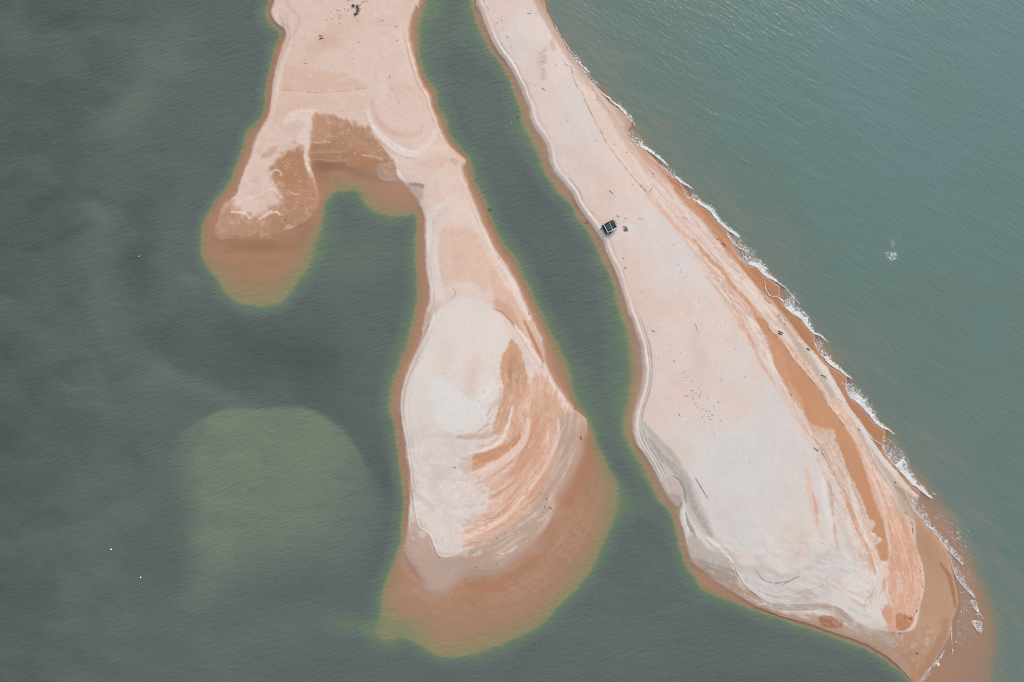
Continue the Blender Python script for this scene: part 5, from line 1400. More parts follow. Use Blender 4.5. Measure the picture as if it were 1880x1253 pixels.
# single pieces with something of their own to point at
for a in [
    (1431, 609.5, 8, -20, 'log', MAT_WOOD, 'uppermost of three dark logs lying together beside the orange slough', 'logs beside the orange slough', 1.3),
    (1431.5, 613.5, 9, -22, 'log', MAT_WOOD, 'longest of three dark logs lying together beside the orange slough', 'logs beside the orange slough', 1.4),
    (1435.5, 611.5, 5, -48, 'log', MAT_WOOD, 'short log lying across two others beside the orange slough', 'logs beside the orange slough', 1.4),
    (1483.6, 641.6, 7, -36, 'log', MAT_WOOD, 'thick dark log on the grey beach strip behind the surf', None, 1.9),
    (1429.5, 580, 5, -48, 'log', MAT_WOOD, 'short dark log at the wet beach edge above three stacked logs', None, 1.4),
    (1440.5, 595, 4, -40, 'log', MAT_GREY, 'small grey log on the beach edge just below the short dark one', None, 1.4),
    (1412, 605, 2.6, 20, 'stub', MAT_WOOD, 'small dark stump in the head of the orange slough', None, 1.0),
    (1512, 691.5, 12, -28, 'branch', MAT_WOOD, 'long curved branch on pink sand beside the grey beach strip', None, 0.8),
    (1514, 697, 4, 10, 'log', MAT_GREY, 'short stick just below the long curved branch', None, 1.0),
    (1577, 789, 6, -46, 'log', MAT_WOOD, 'dark log on grey beach sand level with the end of a foam crest', None, 1.2),
    (1642.5, 886, 4.5, -40, 'stub', MAT_WOOD, 'black stump on the grey beach near the lower surf', None, 0.8),
    (1544, 738, 5, -55, 'log', MAT_GREY, 'grey stick on the seaward edge of the pink berm', None, 0.9),
    (1540, 734, 3, -20, 'log', MAT_GREY, 'stubby grey stick beside another on the pink berm edge', None, 1.0),
    (1452, 725, 6, -38, 'branch', MAT_WOOD, 'dark crooked branch on the landward bank of the orange slough', None, 0.8),
    (1497, 825, 12, -40, 'forked', MAT_GREY, 'long forked grey branch where white sand meets the slough bank', None, 0.8),
    (1508.5, 833, 7, -40, 'log', MAT_GREY, 'grey log just seaward of the long forked branch', None, 1.0),
    (1500.4, 843.7, 3, -70, 'log', MAT_WOOD, 'dark stick on pale sand below the forked branch', None, 1.1),
    (1533, 808, 8, -68, 'branch', MAT_WOOD, 'dark bent branch on the pale fan that narrows the slough', None, 0.7),
    (1316, 440, 5, -20, 'log', MAT_RED, 'short reddish log on the inner edge of wet orange beach', None, 1.2),
    (1328, 449, 9, -28, 'log', MAT_RED, 'long reddish log on wet orange beach below the short one', None, 1.0),
    (1144.5, 475, 5, 22, 'log', MAT_WOOD, 'dark stick on pink sand south of the hut, upper of two', 'two sticks south of the hut', 1.1),
    (1147.7, 492.5, 5.5, -65, 'log', MAT_WOOD, 'dark stick on pink sand south of the hut, lower of two', 'two sticks south of the hut', 1.1),
    (1175, 402.6, 7, -35, 'log', MAT_GREY, 'thin grey pole north-east of the hut, farthest from it', 'debris north of the hut', 0.6),
    (1148, 402, 5, 5, 'log', MAT_GREY, 'short grey board lying level north-east of the hut', 'debris north of the hut', 1.0),
    (1133.5, 397.5, 6, -8, 'log', MAT_WOOD, 'dark plank north of the hut with a small stick touching it', 'debris north of the hut', 1.0),
    (1136, 400, 3, -45, 'log', MAT_WOOD, 'small stick leaning off the dark plank north of the hut', 'debris north of the hut', 0.9),
    (1078, 408.7, 9, 36, 'log', MAT_WOOD, 'dark pole lying across the channel edge north-west of the hut', None, 0.7),
    (1122, 354, 10, -44, 'log', MAT_GREY, 'long grey pole on bare pale sand north of the hut', None, 0.75),
    (1194, 350, 13, 60, 'forked', MAT_GREY, 'long thin forked branch on pink berm beside the wrack line', None, 0.5),
    (1185, 351, 4, -40, 'log', MAT_WOOD, 'dark stick on the wrack line left of the thin forked branch', None, 1.2),
    (1176, 343, 3, -40, 'log', MAT_WOOD, 'dark stick on the wrack line just above another dark stick', None, 1.1),
    (1128, 265.4, 7, 2, 'log', MAT_GREY, 'level grey stick between wrack line and beach on upper spit', None, 0.6),
    (1093, 259.5, 4.5, 10, 'log', MAT_GREY, 'short grey stick landward of the wrack line on upper spit', None, 0.9),
    (1042, 223, 2.5, 0, 'stub', MAT_WOOD, 'lone dark stump in the middle of bare upper spit', None, 0.8),
    (1150.6, 281, 3, 10, 'stub', MAT_WOOD, 'dark stump on the tan beach below the level grey stick', None, 0.8),
    (1107.5, 238, 2.4, 40, 'stub', MAT_GREY, 'grey stump beside the wrack line on the upper spit', None, 0.8),
    (1199, 320, 3.2, -40, 'log', MAT_WOOD, 'dark stick on tan beach behind a thin swash line', None, 1.2),
    (1096, 183.5, 3, -20, 'stub', MAT_WOOD, 'dark stump on the upper beach where the surf begins', None, 0.8),
    (971.7, 26, 8, -5, 'branch', MAT_GREEN, 'greenish branch on white sand near the top of the spit', None, 0.8),
    (897, 17, 7, -50, 'branch', MAT_GREY, 'thin grey branch near the channel at the very top of the spit', None, 0.5),
    (922, 53.5, 4.5, 88, 'log', MAT_GREY, 'upright-lying grey stick near the channel on top of the spit', None, 0.6),
    (932, 69, 7, -48, 'forked', MAT_GREY, 'grey forked branch on pale sand near the upper channel', None, 0.6),
    (979, 60, 6, 62, 'log', MAT_GREY, 'slanting grey stick on white sand above the dark damp smudge', None, 0.5),
    (998, 165, 9, -36, 'log', MAT_GREY, 'long grey stick below the dark damp smudge', None, 0.7),
    (983, 158, 4, -40, 'log', MAT_GREY, 'short grey stick beside the long one below the smudge', None, 0.8),
    (1199, 608.2, 6.5, -16, 'log', MAT_WOOD, 'dark log on pink sand beside the middle channel shore', None, 1.1),
    (1208.5, 658.4, 3, 80, 'stub', MAT_GREY, 'grey stump near the channel shore below the dark log', None, 0.9),
    (1278, 602, 16, -70, 'log', MAT_GREY, 'long thin pole lying on pale sand in mid spit', None, 0.32),
    (1237, 664, 6, -62, 'forked', MAT_GREY, 'small forked branch on white sand above the twig scatter', None, 0.7),
    (1259.5, 727.3, 6, 26, 'log', MAT_GREY, 'grey stick left of the lower twig scatter', None, 1.0),
    (1318.3, 738, 6.5, 28, 'log', MAT_GREY, 'grey stick right of the lower twig scatter', None, 0.9),
    (1246.8, 762, 8, -58, 'log', MAT_GREY, 'long grey stick on white sand left of the lowest twigs', None, 0.7),
    (1306.6, 762, 5, -40, 'log', MAT_WOOD, 'dark slanting stick right of the lowest twigs', None, 1.0),
    (1288.3, 766, 5, 86, 'log', MAT_WOOD, 'dark stick lying north-south at the foot of the twig scatter', None, 1.0),
    (1273, 801.4, 4, 78, 'log', MAT_GREY, 'lone grey stick on bare white sand below all the twigs', None, 0.9),
    (1334.5, 625, 2.6, 30, 'stub', MAT_GREY, 'lone grey stump on white sand right of the long thin pole', None, 0.8),
    (1497.3, 960, 3.4, -20, 'stub', MAT_WOOD, 'dark stump at the end of a pink streak in lower spit', None, 0.8),
    (1523, 928.7, 3, 50, 'stub', MAT_WOOD, 'dark stump in the grey speckled strip of the lower spit', None, 0.7),
    (1542, 1001.6, 3, 0, 'stub', MAT_GREY, 'grey stump beside the short orange streak in lower spit', None, 0.8),
    (1565, 1007, 2.6, 20, 'stub', MAT_GREY, 'grey stump on the smooth grey strip of the lower spit', None, 0.8),
    (1507.7, 997, 3, 10, 'stub', MAT_GREY, 'small grey stump on white sand left of the short orange streak', None, 0.8),
    (1531.6, 1017, 5, -20, 'log', MAT_GREY, 'grey stick at the foot of the short orange streak', None, 0.8),
    (1517, 1059.5, 5, -45, 'log', MAT_GREY, 'grey stick on pale sand near the southern channel shore', None, 1.0),
    (1621, 1019, 4, 65, 'log', MAT_WOOD, 'dark stick in the bottom end of the orange slough', None, 0.9),
    (1605, 902, 3, 20, 'stub', MAT_WOOD, 'dark stump on the seaward bank of the orange slough', None, 0.7),
    (1662, 942, 8, -40, 'branch', MAT_WOOD, 'crooked dark branch on the edge of orange sand behind the surf', 'branches along the orange sand edge', 0.6),
    (1673, 961, 9, -62, 'branch', MAT_WOOD, 'crooked dark branch on the orange sand edge, middle of three', 'branches along the orange sand edge', 0.55),
    (1674, 974, 11, -88, 'branch', MAT_WOOD, 'longest dark branch along the orange sand edge, lowest of three', 'branches along the orange sand edge', 0.5),
    (1682.5, 1198.5, 6.5, -14, 'stub', MAT_RUBBER, 'thick black stump alone on the wet sand of the spit tip', None, 0.62),
    (1638, 1161, 6, 84, 'log', MAT_WOOD, 'dark stick below the dark orange patch, left of two', 'two sticks below the dark orange patch', 1.0),
    (1650.6, 1162.5, 5, -42, 'log', MAT_WOOD, 'dark stick below the dark orange patch, right of two', 'two sticks below the dark orange patch', 1.1),
    (1660, 1133.6, 5, 38, 'log', MAT_WOOD, 'dark stick inside the dark orange patch, left of two', 'two sticks in the dark orange patch', 1.0),
    (1670, 1135, 6, -26, 'forked', MAT_WOOD, 'dark forked stick at the right edge of the dark orange patch', 'two sticks in the dark orange patch', 1.2),
    (1681.7, 1120.5, 6.5, 68, 'forked', MAT_WOOD, 'dark forked stick on the orange sand edge above the dark patch', None, 1.2),
    (1641, 1181, 7, -38, 'branch', MAT_GREY, 'grey branch at the end of the grey stripes near the tip', None, 0.8),
    (1693, 1076, 3.4, 30, 'stub', MAT_WOOD, 'dark stump on the edge between orange and wet sand', None, 0.9),
    (1287.5, 896, 45, -59, 'log', MAT_GREY, 'very long thin pole on the grey speckled apron', None, 0.16),
    (590, 67.5, 6.5, -14, 'log', MAT_WOOD, 'upper of two dark logs side by side on the sandbar head', 'two logs on the sandbar head', 1.3),
    (591, 72.3, 8, 10, 'log', MAT_WOOD, 'lower of two dark logs side by side on the sandbar head', 'two logs on the sandbar head', 1.3),
    (643.5, 1.8, 9, 12, 'branch', MAT_WOOD, 'dark branch at the top of the sandbar above the big drift pile', None, 0.8),
    (658.7, 79.5, 4, -10, 'forked', MAT_GREY, 'small forked stick below the big drift pile', None, 0.9),
    (567.7, 92, 4.5, 85, 'log', MAT_GREY, 'grey stick on the tan smudge of the sandbar head', None, 0.9),
    (562, 118, 5.5, 2, 'log', MAT_GREY, 'level grey stick on the left half of the sandbar head', None, 0.8),
    (716, 141, 5, 58, 'log', MAT_WOOD, 'dark log on the right half of the sandbar head', None, 1.4),
    (538, 138, 4, 20, 'branch', MAT_GREY, 'small grey branch on the tan band near the left shore', None, 0.8),
    (703, 39, 3.6, 8, 'log', MAT_WOOD, 'dark stick right of the drift pile, uppermost of three', 'three sticks near the right shore of the head', 1.2),
    (727.3, 50, 3.8, 14, 'log', MAT_WOOD, 'dark stick near the channel shore, middle of three', 'three sticks near the right shore of the head', 1.2),
    (730, 75, 4, 6, 'log', MAT_WOOD, 'dark stick near the channel shore, lowest of three', 'three sticks near the right shore of the head', 1.2),
    (524.5, 405, 6.5, 42, 'log', MAT_WOOD, 'dark stick on the wet brown arm of the sandbar', None, 0.9),
    (617.4, 324, 2.4, 0, 'stub', MAT_WOOD, 'tiny dark stump in the shallow inner pool', None, 0.8),
    (916, 474, 3.6, -40, 'log', MAT_WOOD, 'dark stick on the channel shore of the sandbar neck, upper of two', 'two sticks on the neck shore', 1.2),
    (971, 577, 5, -48, 'log', MAT_WOOD, 'dark stick on the channel shore of the sandbar neck, lower of two', 'two sticks on the neck shore', 1.3),
    (1055, 751, 4.5, -45, 'log', MAT_WOOD, 'dark stick on the channel shore of the sandbar bulb', None, 1.0),
    (1066.7, 804.6, 6.5, -66, 'log', MAT_WOOD, 'thick dark log on grey wet sand at the bulb edge', None, 1.5),
    (1036, 854.6, 3, 80, 'stub', MAT_WOOD, 'dark stump on the grey wet sand below the thick log', None, 0.8),
    (1003.7, 916, 5.5, -28, 'log', MAT_WOOD, 'dark stick on orange wet sand, highest of three', 'three sticks on the orange wet sand', 1.1),
    (1000.3, 930.5, 6.5, 64, 'log', MAT_WOOD, 'dark steep stick on orange wet sand, left of the lower pair', 'three sticks on the orange wet sand', 1.1),
    (1010.5, 932.8, 6, -20, 'log', MAT_WOOD, 'dark flat stick on orange wet sand, right of the lower pair', 'three sticks on the orange wet sand', 1.1),
    (997, 898, 4, -52, 'log', MAT_GREY, 'grey stick above three dark ones on orange wet sand', None, 0.9),
    (833.5, 858, 4, -40, 'branch', MAT_RUBBER, 'left of two black curved pieces on the white bulb', 'two black pieces on the white bulb', 1.3),
    (836.5, 858.5, 4, 40, 'branch', MAT_RUBBER, 'right of two black curved pieces on the white bulb', 'two black pieces on the white bulb', 1.3),
    (776.6, 894.5, 3, 70, 'log', MAT_GREY, 'grey stick on the left side of the white bulb', None, 1.0),
    (749.5, 820, 3, -60, 'log', MAT_WOOD, 'dark stick on the lagoon shore of the white bulb', None, 1.1),
    (888, 719.5, 3.6, 55, 'log', MAT_RUBBER, 'black stick on the whitest sand of the bulb', None, 1.2),
    (880.5, 735.5, 2.4, 0, 'stub', MAT_GREY, 'small grey stump below the black stick on the bulb', None, 0.8),
    (818, 684.5, 2.4, 30, 'stub', MAT_GREY, 'small grey stump on the pinkish left half of the bulb', None, 0.7),
    (873, 1041, 3.6, 60, 'stub', MAT_RUBBER, 'black stump on the grey wet fringe of the bulb', None, 0.8),
    (913, 987, 3.6, -30, 'stub', MAT_GREY, 'grey stump on damp sand below the pale arc', None, 0.8),
    (854.7, 1028.5, 2.6, 80, 'stub', MAT_WOOD, 'dark stump on grey damp sand below the white toe', None, 0.7),
    (867, 1013, 6, -62, 'branch', MAT_GREY, 'crooked grey branch at the right of the white toe', None, 0.8),
    (762, 981.5, 4.5, 6, 'branch', MAT_GREY, 'faint grey branch on damp sand left of the white toe', None, 0.9),
    (795.6, 1013, 4, -20, 'branch', MAT_GREY, 'grey branch on damp sand just off the white toe', None, 0.9),
]:
    wood(a[0], a[1], a[2], a[3], a[4], a[5], a[6], a[7], a[8])

# countless-looking but countable scatters: members of one scatter look the same
SC = [
    ('driftwood_twig', 'tiny dark twig in the scatter across white sand of mid spit', 'twigs scattered across the mid spit',
     [(1252, 685, 4, 70), (1256, 682, 3, 40), (1259.5, 693.4, 3.5, -10), (1270.7, 700, 3, -30), (1270, 717, 4, -20), (1278, 722.7, 2.6, 0), (1285, 725, 4, 40), (1272, 733, 3, 80), (1277, 739.5, 3, 70), (1323, 696.4, 3, -30), (1326, 700, 2.6, 60),
      (1298.6, 731, 4, 80), (1282.6, 712, 3, -70), (1286, 719, 3, 80), (1280.6, 747.4, 4.5, 85), (1295.5, 753.5, 2.6, -20), (1302, 755, 3, 60), (1303.5, 770, 3, 0), (1321.8, 772, 3.6, 20), (1274, 722, 2.6, -60), (1283, 728, 2.8, 20), (1290, 750, 2.4, 30),
      (1300, 764, 2.6, -50), (1294, 774, 2.4, 70), (1310, 746, 2.4, 10), (1264, 690, 2.4, 80), (1249, 647, 2.4, 20), (1270, 727, 2.4, 10)], MAT_WOOD),
    ('driftwood_twig', 'small dark stick in the loose row left of the big drift pile', 'sticks beside the big drift pile',
     [(614, 16, 3.4, 70), (622.8, 20.7, 3.6, -5), (634, 18.3, 3.2, 40), (640.6, 18.7, 3.4, 80), (639, 22, 2.4, 50), (610, 36, 4, -60), (624, 35.4, 3.6, -45), (623.6, 44, 3, 70), (601, 38.5, 2.6, 80), (626, 31, 2.8, 5), (658, 39, 2.6, 80), (609, 23, 2, 60), (619, 20, 2.2, 0)], MAT_WOOD),
    ('driftwood_twig', 'small dark stick on the lower border of orange and wet tan sand', 'sticks along the orange sand border',
     [(1689.5, 1066, 3, 70), (1688, 1039.6, 3, 80), (1688.5, 1047, 3, -80), (1691, 1070, 3, 60), (1687, 1098.5, 3, 75), (1684, 1112, 3.4, 70), (1677.7, 1127, 4, 60), (1674, 1131, 3, 30), (1677, 1150, 2.6, 10), (1652, 1145.5, 2.4, 0), (1689.7, 1133, 2.4, 20), (1645, 1146, 2.4, 50)], MAT_WOOD),
    ('driftwood_twig', 'small grey stick on the flat white sand between hut and wrack line', 'sticks between the hut and the wrack line',
     [(1236, 450, 3.6, -70), (1245, 487, 3, -40), (1249, 500, 3.4, -70), (1232, 467, 2.6, 10), (1161, 340, 2.6, 0), (1179, 537, 2.6, 40), (1185, 548, 2.2, 10), (1282, 555, 3, 20), (1289, 568.7, 2.8, 60), (1254, 570, 2.2, 0), (1332, 592, 2.6, 60), (1316, 591, 2.4, 10), (1348, 640.5, 3, 40), (1367, 692, 3, 10), (1262, 522, 2.2, 40)], MAT_GREY),
    ('driftwood_twig', 'tiny dark speck of drift on white sand at the top of the spit', 'specks of drift on the upper spit',
     [(921.4, 31, 2.4, 60), (920.6, 39, 2.2, 20), (913, 43, 3, 70), (938, 87, 2.6, 10), (984, 26, 2.6, -20), (1021, 121, 2.6, 5), (990, 30, 2.2, 60)], MAT_WOOD),
    ('driftwood_twig', 'tiny dark speck of drift on the damp toe of the bulb', 'specks of drift on the bulb toe',
     [(800, 993, 2.4, 60), (813, 990, 2.4, 10), (768, 1029, 2.2, 0), (822, 1027, 2.4, 40), (790, 1009, 2.2, 80), (845, 1052, 2.2, 20), (836, 1056, 2.2, 60), (928, 977, 2.6, 60), (945, 970, 2.4, -40), (958, 948, 3, 55), (1025, 850, 2.4, 20), (1024, 843, 2.4, 80), (994, 906, 2.6, -60), (1003, 907, 2.4, 80), (966, 967, 2.6, 60), (976, 931, 2.6, 70)], MAT_WOOD),
    ('driftwood_twig', 'tiny dark speck of drift on the right-hand pan of the sandbar head', 'specks of drift on the head pan',
     [(731, 183, 2.2, 20), (734, 187, 2, 60), (729, 190, 2, 0), (733, 191, 2, 40), (718.5, 163, 2.4, 10), (649, 110, 2.4, 0), (697, 42, 2, 40)], MAT_WOOD),
]
for nm, lab, grp, items, mt in SC:
    for (u, v, L, an) in items:
        wood(u, v, L * 1.05, an, random.choice(('log', 'branch', 'log')), MAT_TWIG if mt is MAT_WOOD else mt, lab, grp, 1.15, name=nm)

# the bank of dark drift at the pool's right rim
for k in range(11):
    u = 751 + k * 2.5 + random.uniform(-.6, .6)
    wood(u, 338.5 + random.uniform(-2, 4.0) + k * 0.15, random.uniform(2, 3.4), random.uniform(-80, 80), random.choice(('log', 'forked')), MAT_GREY,
         'small stick in the dark wrack heap on the right rim of the pool', 'sticks in the wrack heap by the pool', 1.0, name='driftwood_twig')
# dark pieces at the corner of the neck
for (u, v, L, an) in [(832, 293, 4, -35), (834, 297, 3, 60), (837, 302, 3, -20), (836, 305, 2.4, 40), (830, 291, 3, -50), (840, 296, 2.4, 10)]:
    wood(u, v, L, an, 'log', MAT_GREY, 'small dark stick at the pointed corner of the sandbar neck', 'sticks at the corner of the neck', 0.9, name='driftwood_twig')


def thing(name, label, cat, loc, rot=0.0, group=None):
    o = bpy.data.objects.new(name, None)
    o.empty_display_size = 0.3
    o.location = loc
    o.rotation_euler = (0, 0, rot)
    o['label'] = label
    o['category'] = cat
    if group:
        o['group'] = group
    COLLECTION.objects.link(o)
    return o


def part(name, vf, mat, parent, loc=(0, 0, 0), rot=(0, 0, 0)):
    me = vf if isinstance(vf, bpy.types.Mesh) else pymesh(name, vf, mat)
    o = bpy.data.objects.new(name, me)
    o.parent = parent
    o.location = loc
    o.rotation_euler = rot
    COLLECTION.objects.link(o)
    return o


# ---- the big drift pile at the top of the sandbar: a curved trunk with roots and branches
pile = thing('fallen_tree', 'big dark curved driftwood tree with splayed branches at the sandbar head', 'driftwood tree', pos(656, 18))


def lp(u, v, z=0.2):
    return ((u - 656) * M, (18 - v) * M, z)


part('trunk', tube([lp(655, 27, .3), lp(657.5, 22, .38), lp(658, 18, .42), lp(658, 15, .42), lp(654.5, 13, .36)], [.34, .42, .46, .42, .34], 8), MAT_WOOD, pile)
part('root_ball', join(tube([lp(646.5, 12.3, .25), lp(649.5, 12.5, .4), lp(652, 13, .35)], [.2, .5, .3], 7), tube([lp(649, 12.5, .3), lp(648, 11, .5)], [.2, .08], 5)), MAT_WOOD, pile)
part('root_ball', join(tube([lp(651, 27.5, .25), lp(653.5, 28.5, .4), lp(656, 28.5, .3)], [.22, .46, .25], 7), tube([lp(653.5, 28.5, .3), lp(652.5, 30, .4)], [.2, .07], 5)), MAT_WOOD, pile)
for p_ in ([(657.5, 15), (660, 12), (663.5, 10.5)], [(658, 17), (661.5, 18), (663.5, 17.4)], [(658, 19), (660.5, 21), (662.8, 20.8)], [(657.5, 21), (660, 23.6), (661.6, 23)], [(656, 25), (659, 27.6), (661, 26.8)], [(655, 13), (657, 10.5), (658.5, 10)]):
    part('branch', tube([lp(*p_[0], .4), lp(*p_[1], .3), lp(*p_[2], .15)], [.17, .12, .05], 5), MAT_GREEN if p_[0][1] < 16 else MAT_GREY, pile)
for (u, v, L, an) in [(667, 5, 4, 20), (672, 3.5, 3.4, -40), (669, 6.5, 4, 5), (664, 9, 5, 30), (675, 4, 3, 50)]:
    wood(u, v, L, an, 'branch', MAT_GREY, 'pale grey stick strewn to the upper right of the drift tree', 'sticks strewn beside the drift tree', 0.8, name='driftwood_twig')

# ---- the hut: a small gabled shelter of timber and dark sheeting
HU, HV = 1119.5, 417.0
hut = thing('beach_hut', 'small dark gabled hut with pale timber edges alone on the spit', 'hut', pos(HU, HV, 0.0), math.radians(-63.0))
hut.scale = (1.1, 1.1, 1.0)
# local x runs along the ridge (towards lower right), local y across it (towards upper right)
LX, LY, EZ, RZ = 1.75, 2.05, 1.75, 2.55
for sx_ in (-1, 1):
    for sy_ in (-1, 0, 1):
        top = RZ - 0.12 if sy_ == 0 else EZ
        part('post', box(-.07, .07, -.07, .07, -.3, top), MAT_DARKTIMBER, hut, (sx_ * (LX - .1), sy_ * (LY - .12), 0))
slope = math.atan2(RZ - EZ, LY)


def roof_sheet(y0, y1, x0, x1, lift, th=.04):
    def z(y):
        return RZ - (RZ - EZ) * abs(y) / LY + lift
    v = [(x0, y0, z(y0)), (x1, y0, z(y0)), (x1, y1, z(y1)), (x0, y1, z(y1))]
    v += [(a, b_, c + th) for a, b_, c in v]
    f = [(3, 2, 1, 0), (4, 5, 6, 7), (0, 1, 5, 4), (1, 2, 6, 5), (2, 3, 7, 6), (3, 0, 4, 7)]
    return v, f


part('roof_panel', roof_sheet(-LY, -.06, -LX, LX, 0), MAT_SHEET, hut)
part('roof_panel', roof_sheet(.06, LY + .15, -LX + .75, LX - .1, 0), MAT_SHEET2, hut)
part('roof_panel', roof_sheet(.06, LY * .62, -LX - .05, -LX + .72, -.05), MAT_DARKTIMBER, hut)
part('shade_sheet', ([(-LX - .2, -LY - 1.0, .5), (LX + .5, -LY - .95, .45), (LX + .2, -LY - .27, 1.5), (-LX, -LY - .27, 1.55), (-LX - .2, -LY - 1.0, .44), (LX + .5, -LY - .95, .39), (LX + .2, -LY - .27, 1.44), (-LX, -LY - .27, 1.49)],
                  [(0, 1, 2, 3), (7, 6, 5, 4), (0, 4, 5, 1), (1, 5, 6, 2), (2, 6, 7, 3), (3, 7, 4, 0)]), MAT_DARKTIMBER, hut)  # added dark sheet standing in for the shade below the left eave
part('tarp', roof_sheet(-LY + .55, -.45, -LX + .5, LX - .55, .05), MAT_TARP, hut)
part('ridge_beam', box(-LX + .4, LX + .3, -.1, .1, RZ + .0, RZ + .14), MAT_PALE, hut)
part('eave_beam', box(-LX - .1, LX + .25, -LY - .28, -LY + .02, EZ - .12, EZ + .08), MAT_PALE, hut)
part('eave_beam', box(-LX, LX, LY - .02, LY + .14, EZ - .12, EZ + .06), MAT_DARKTIMBER, hut)
for s_ in (-1, 1):
    vf = roof_sheet(min(0, s_ * (LY + .1)), max(0, s_ * (LY + .1)), LX - .02, LX + .3, .04, .1)
    part('barge_board', vf, MAT_PALE, hut)
    vf = roof_sheet(min(0, s_ * LY), max(0, s_ * LY), -LX - .16, -LX + .04, .03, .08)
    part('barge_board', vf, MAT_DARKTIMBER, hut)
for k in range(5):
    part('wall_board', box(-LX + .1, LX - .1, -.02, .02, .08 + k * .3, .34 + k * .3), MAT_DARKTIMBER, hut, (0, -LY + .1, 0))
for k in range(4):
    part('wall_board', box(-.02, .02, -LY + .2, -.1, .08 + k * .34, .38 + k * .34), MAT_DARKTIMBER, hut, (-LX + .12, 0, 0))
part('floor', box(-LX, LX, -LY, LY, .02, .08), MAT_GREY, hut)
part('bench', join(box(-1.0, 1.0, .9, 1.3, .42, .48), box(-.9, -.8, .95, 1.25, .08, .42), box(.8, .9, .95, 1.25, .08, .42)), MAT_PALE, hut)
part('awning', [(LX + .25, .2, EZ + .1), (LX + 1.0, .5, EZ - .5), (LX + 1.0, 1.4, EZ - .6), (LX + .25, 1.6, EZ + .0), (LX + .25, .2, EZ + .14), (LX + 1.0, .5, EZ - .46), (LX + 1.0, 1.4, EZ - .56), (LX + .25, 1.6, EZ + .04)] and
     ([(LX + .25, .2, EZ + .1), (LX + .8, .4, EZ - .5), (LX + .8, 1.3, EZ - .6), (LX + .25, 1.6, EZ), (LX + .25, .2, EZ + .14), (LX + .8, .4, EZ - .46), (LX + .8, 1.3, EZ - .56), (LX + .25, 1.6, EZ + .04)],
      [(3, 2, 1, 0), (4, 5, 6, 7), (0, 1, 5, 4), (1, 2, 6, 5), (2, 3, 7, 6), (3, 0, 4, 7)]), MAT_PALE, hut)

# things round the hut
o = link('leaning_pole', pymesh('leaning_pole', tube([(-1.3, -1.0, .08), (-.2, -.15, .55), (.55, .6, 1.05)], [.13, .2, .16], 6), MAT_DARKTIMBER), label='black pole leaning out from the left corner of the hut', category='pole')
o.location = pos(1106, 418.5)
for (u, v, r, lab) in [(1117.5, 427.8, 20, 'rusty red crate at the bottom corner of the hut'), (1120.5, 427.2, -35, 'smaller rusty crate beside the red one below the hut')]:
    c = thing('crate', lab, 'crate', pos(u, v), math.radians(r), 'rusty crates below the hut')
    w_ = .42 if r > 0 else .33
    part('body', join(box(-w_, w_, -w_, w_, 0, .05), box(-w_, w_, -w_, -w_ + .05, .05, .5), box(-w_, w_, w_ - .05, w_, .05, .5), box(-w_, -w_ + .05, -w_ + .05, w_ - .05, .05, .5), box(w_ - .05, w_, -w_ + .05, w_ - .05, .05, .5)), MAT_RUST, c)
    part('rim', join(box(-w_ - .04, w_ + .04, -w_ - .04, -w_ + .02, .5, .56), box(-w_ - .04, w_ + .04, w_ - .02, w_ + .04, .5, .56)), MAT_DARKTIMBER, c)
wood(1132, 411.5, 4, 60, 'stub', MAT_RUBBER, 'black stump at the upper right of the hut', None, 0.5)
wood(1129, 412.5, 3, -50, 'branch', MAT_RUBBER, 'short black curved stick touching the upper right of the hut', None, 1.0)
wood(1124.3, 406, 3.6, -20, 'forked', MAT_GREEN, 'dark green forked stick at the top corner of the hut', None, 1.3)
wood(1130.5, 422.5, 4, 40, 'stub', MAT_WOOD, 'dark stump at the lower right corner of the hut', None, 0.5)
wood(1127, 423.5, 4, -30, 'forked', MAT_GREEN, 'greenish forked stick under the awning of the hut', None, 1.0)
wood(1112, 441.5, 6, 25, 'branch', MAT_GREY, 'faint bent grey stick on sand below the hut', None, 0.5)


def clump(name, label, cat, u, v, r, n, mat, h, seed, wz=None):
    rr = random.Random(seed)
    V_, F_ = [], []
    for k in range(n):
        a, d = rr.uniform(0, 6.283), r * math.sqrt(rr.random())
        cx, cy = d * math.cos(a) * 1.2, d * math.sin(a) * .8
        t, l, w_ = rr.uniform(0, 6.283), rr.uniform(.25, .55), rr.uniform(.05, .12)
        hh = h * rr.uniform(.4, 1) * (1 - .6 * d / r)
        b0 = (cx - w_ * math.sin(t), cy + w_ * math.cos(t), .0)
        b1 = (cx + w_ * math.sin(t), cy - w_ * math.cos(t), .0)
        b2 = (cx + l * .6 * math.cos(t), cy + l * .6 * math.sin(t), hh)
        b3 = (cx + l * math.cos(t), cy + l * math.sin(t), hh * .7)
        o_ = len(V_)
        V_ += [b0, b1, b2, b3]
        F_ += [(o_, o_ + 1, o_ + 2), (o_ + 1, o_ + 3, o_ + 2), (o_, o_ + 2, o_ + 3)]
    ob = link(name, pymesh(name, (V_, F_), mat), label=label, category=cat)
    p = pos(u, v)
    ob.location = p if wz is None else (p[0], p[1], wz)
    return ob


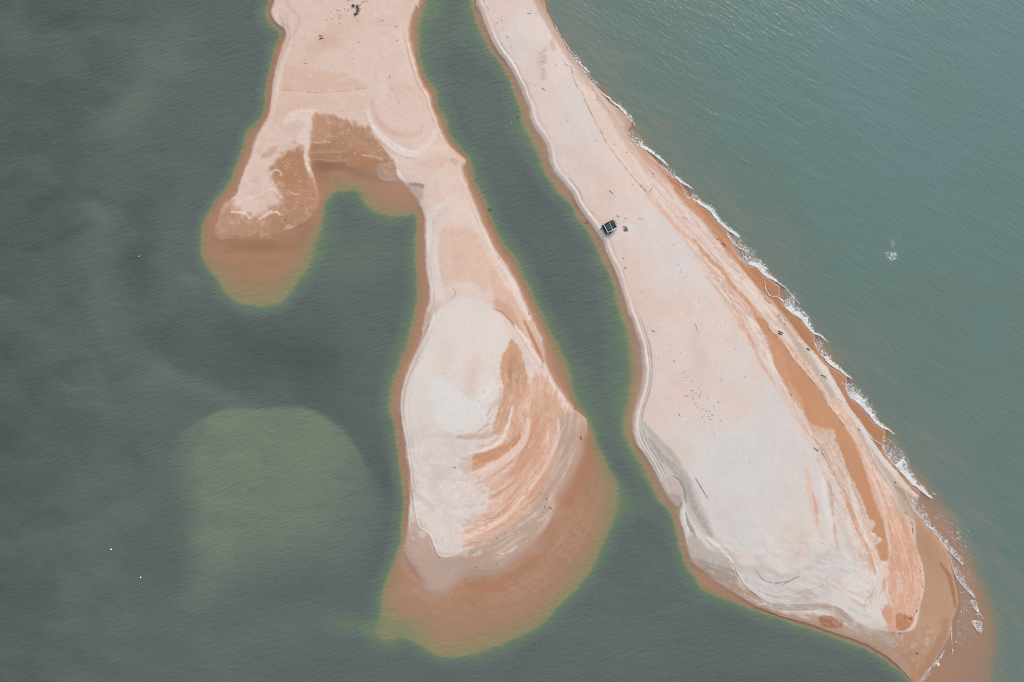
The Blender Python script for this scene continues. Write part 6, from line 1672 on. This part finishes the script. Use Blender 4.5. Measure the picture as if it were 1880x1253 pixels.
clump('beach_plant', 'low grey-green plant on bare sand right of the hut', 'plant', 1149, 422.5, 1.0, 110, MAT_GREEN, .35, 3)
clump('beach_plant', 'thin grey-green plant just above the denser one right of the hut', 'plant', 1146.5, 418, .8, 40, MAT_GREEN, .3, 4)
clump('beach_plant', 'pale grey scrub at the upper right side of the hut', 'plant', 1126, 408.8, .8, 50, MAT_TARP, .3, 5)
clump('weed_clump', 'dark clump of weed in the channel beside the sandbar neck', 'weed', 898, 386, .9, 60, MAT_WEED, .12, 6, 0.0)
clump('weed_clump', 'dark clump of weed in the channel beside the spit shore', 'weed', 950.5, 216.5, .9, 34, MAT_WEED, .08, 7, 0.0)


# ---- buoys
def lathe(prof, n=12):
    vs, fs = [], []
    for r, z in prof:
        for k in range(n):
            t = 2 * math.pi * k / n
            vs.append((r * math.cos(t), r * math.sin(t), z))
    for i in range(len(prof) - 1):
        for k in range(n):
            fs.append((i * n + k, i * n + (k + 1) % n, (i + 1) * n + (k + 1) % n, (i + 1) * n + k))
    fs.append(tuple(range(n))[::-1])
    fs.append(tuple((len(prof) - 1) * n + k for k in range(n)))
    return vs, fs


BUOY = pymesh('float', lathe([(.12, -.3), (.34, -.16), (.42, .05), (.38, .26), (.24, .42), (.1, .47)]), MAT_BUOY)
RING = pymesh('collar', lathe([(.43, -.06), (.48, -.03), (.48, .05), (.43, .08)]), MAT_RUBBER)
EYE = pymesh('mooring_eye', tube([(-.1, 0, .45), (-.07, 0, .58), (.07, 0, .58), (.1, 0, .45)], [.025] * 4, 5), MAT_DARKTIMBER)
for (u, v, s, lab) in [(255.4, 470.8, .78, 'dull white buoy alone on dark lagoon water left of the drowned sandbar arm'), (204, 1009, 1.05, 'white buoy on the lower lagoon, upper of two and farther from the drowned bank'),
                       (258.3, 1060.3, .98, 'white buoy on the lower lagoon, lower of two and nearer the drowned bank'), (939.5, 224.8, .62, 'tiny white buoy in the channel between the two sands')]:
    t_ = thing('mooring_buoy', lab, 'buoy', ((u - CU) * M, (CV - v) * M, 0.0), random.uniform(0, 6), 'white mooring buoys')
    t_.scale = (s * .68, s * .68, s * .68)
    part('float', BUOY, None, t_)
    part('collar', RING, None, t_)
    part('mooring_eye', EYE, None, t_)
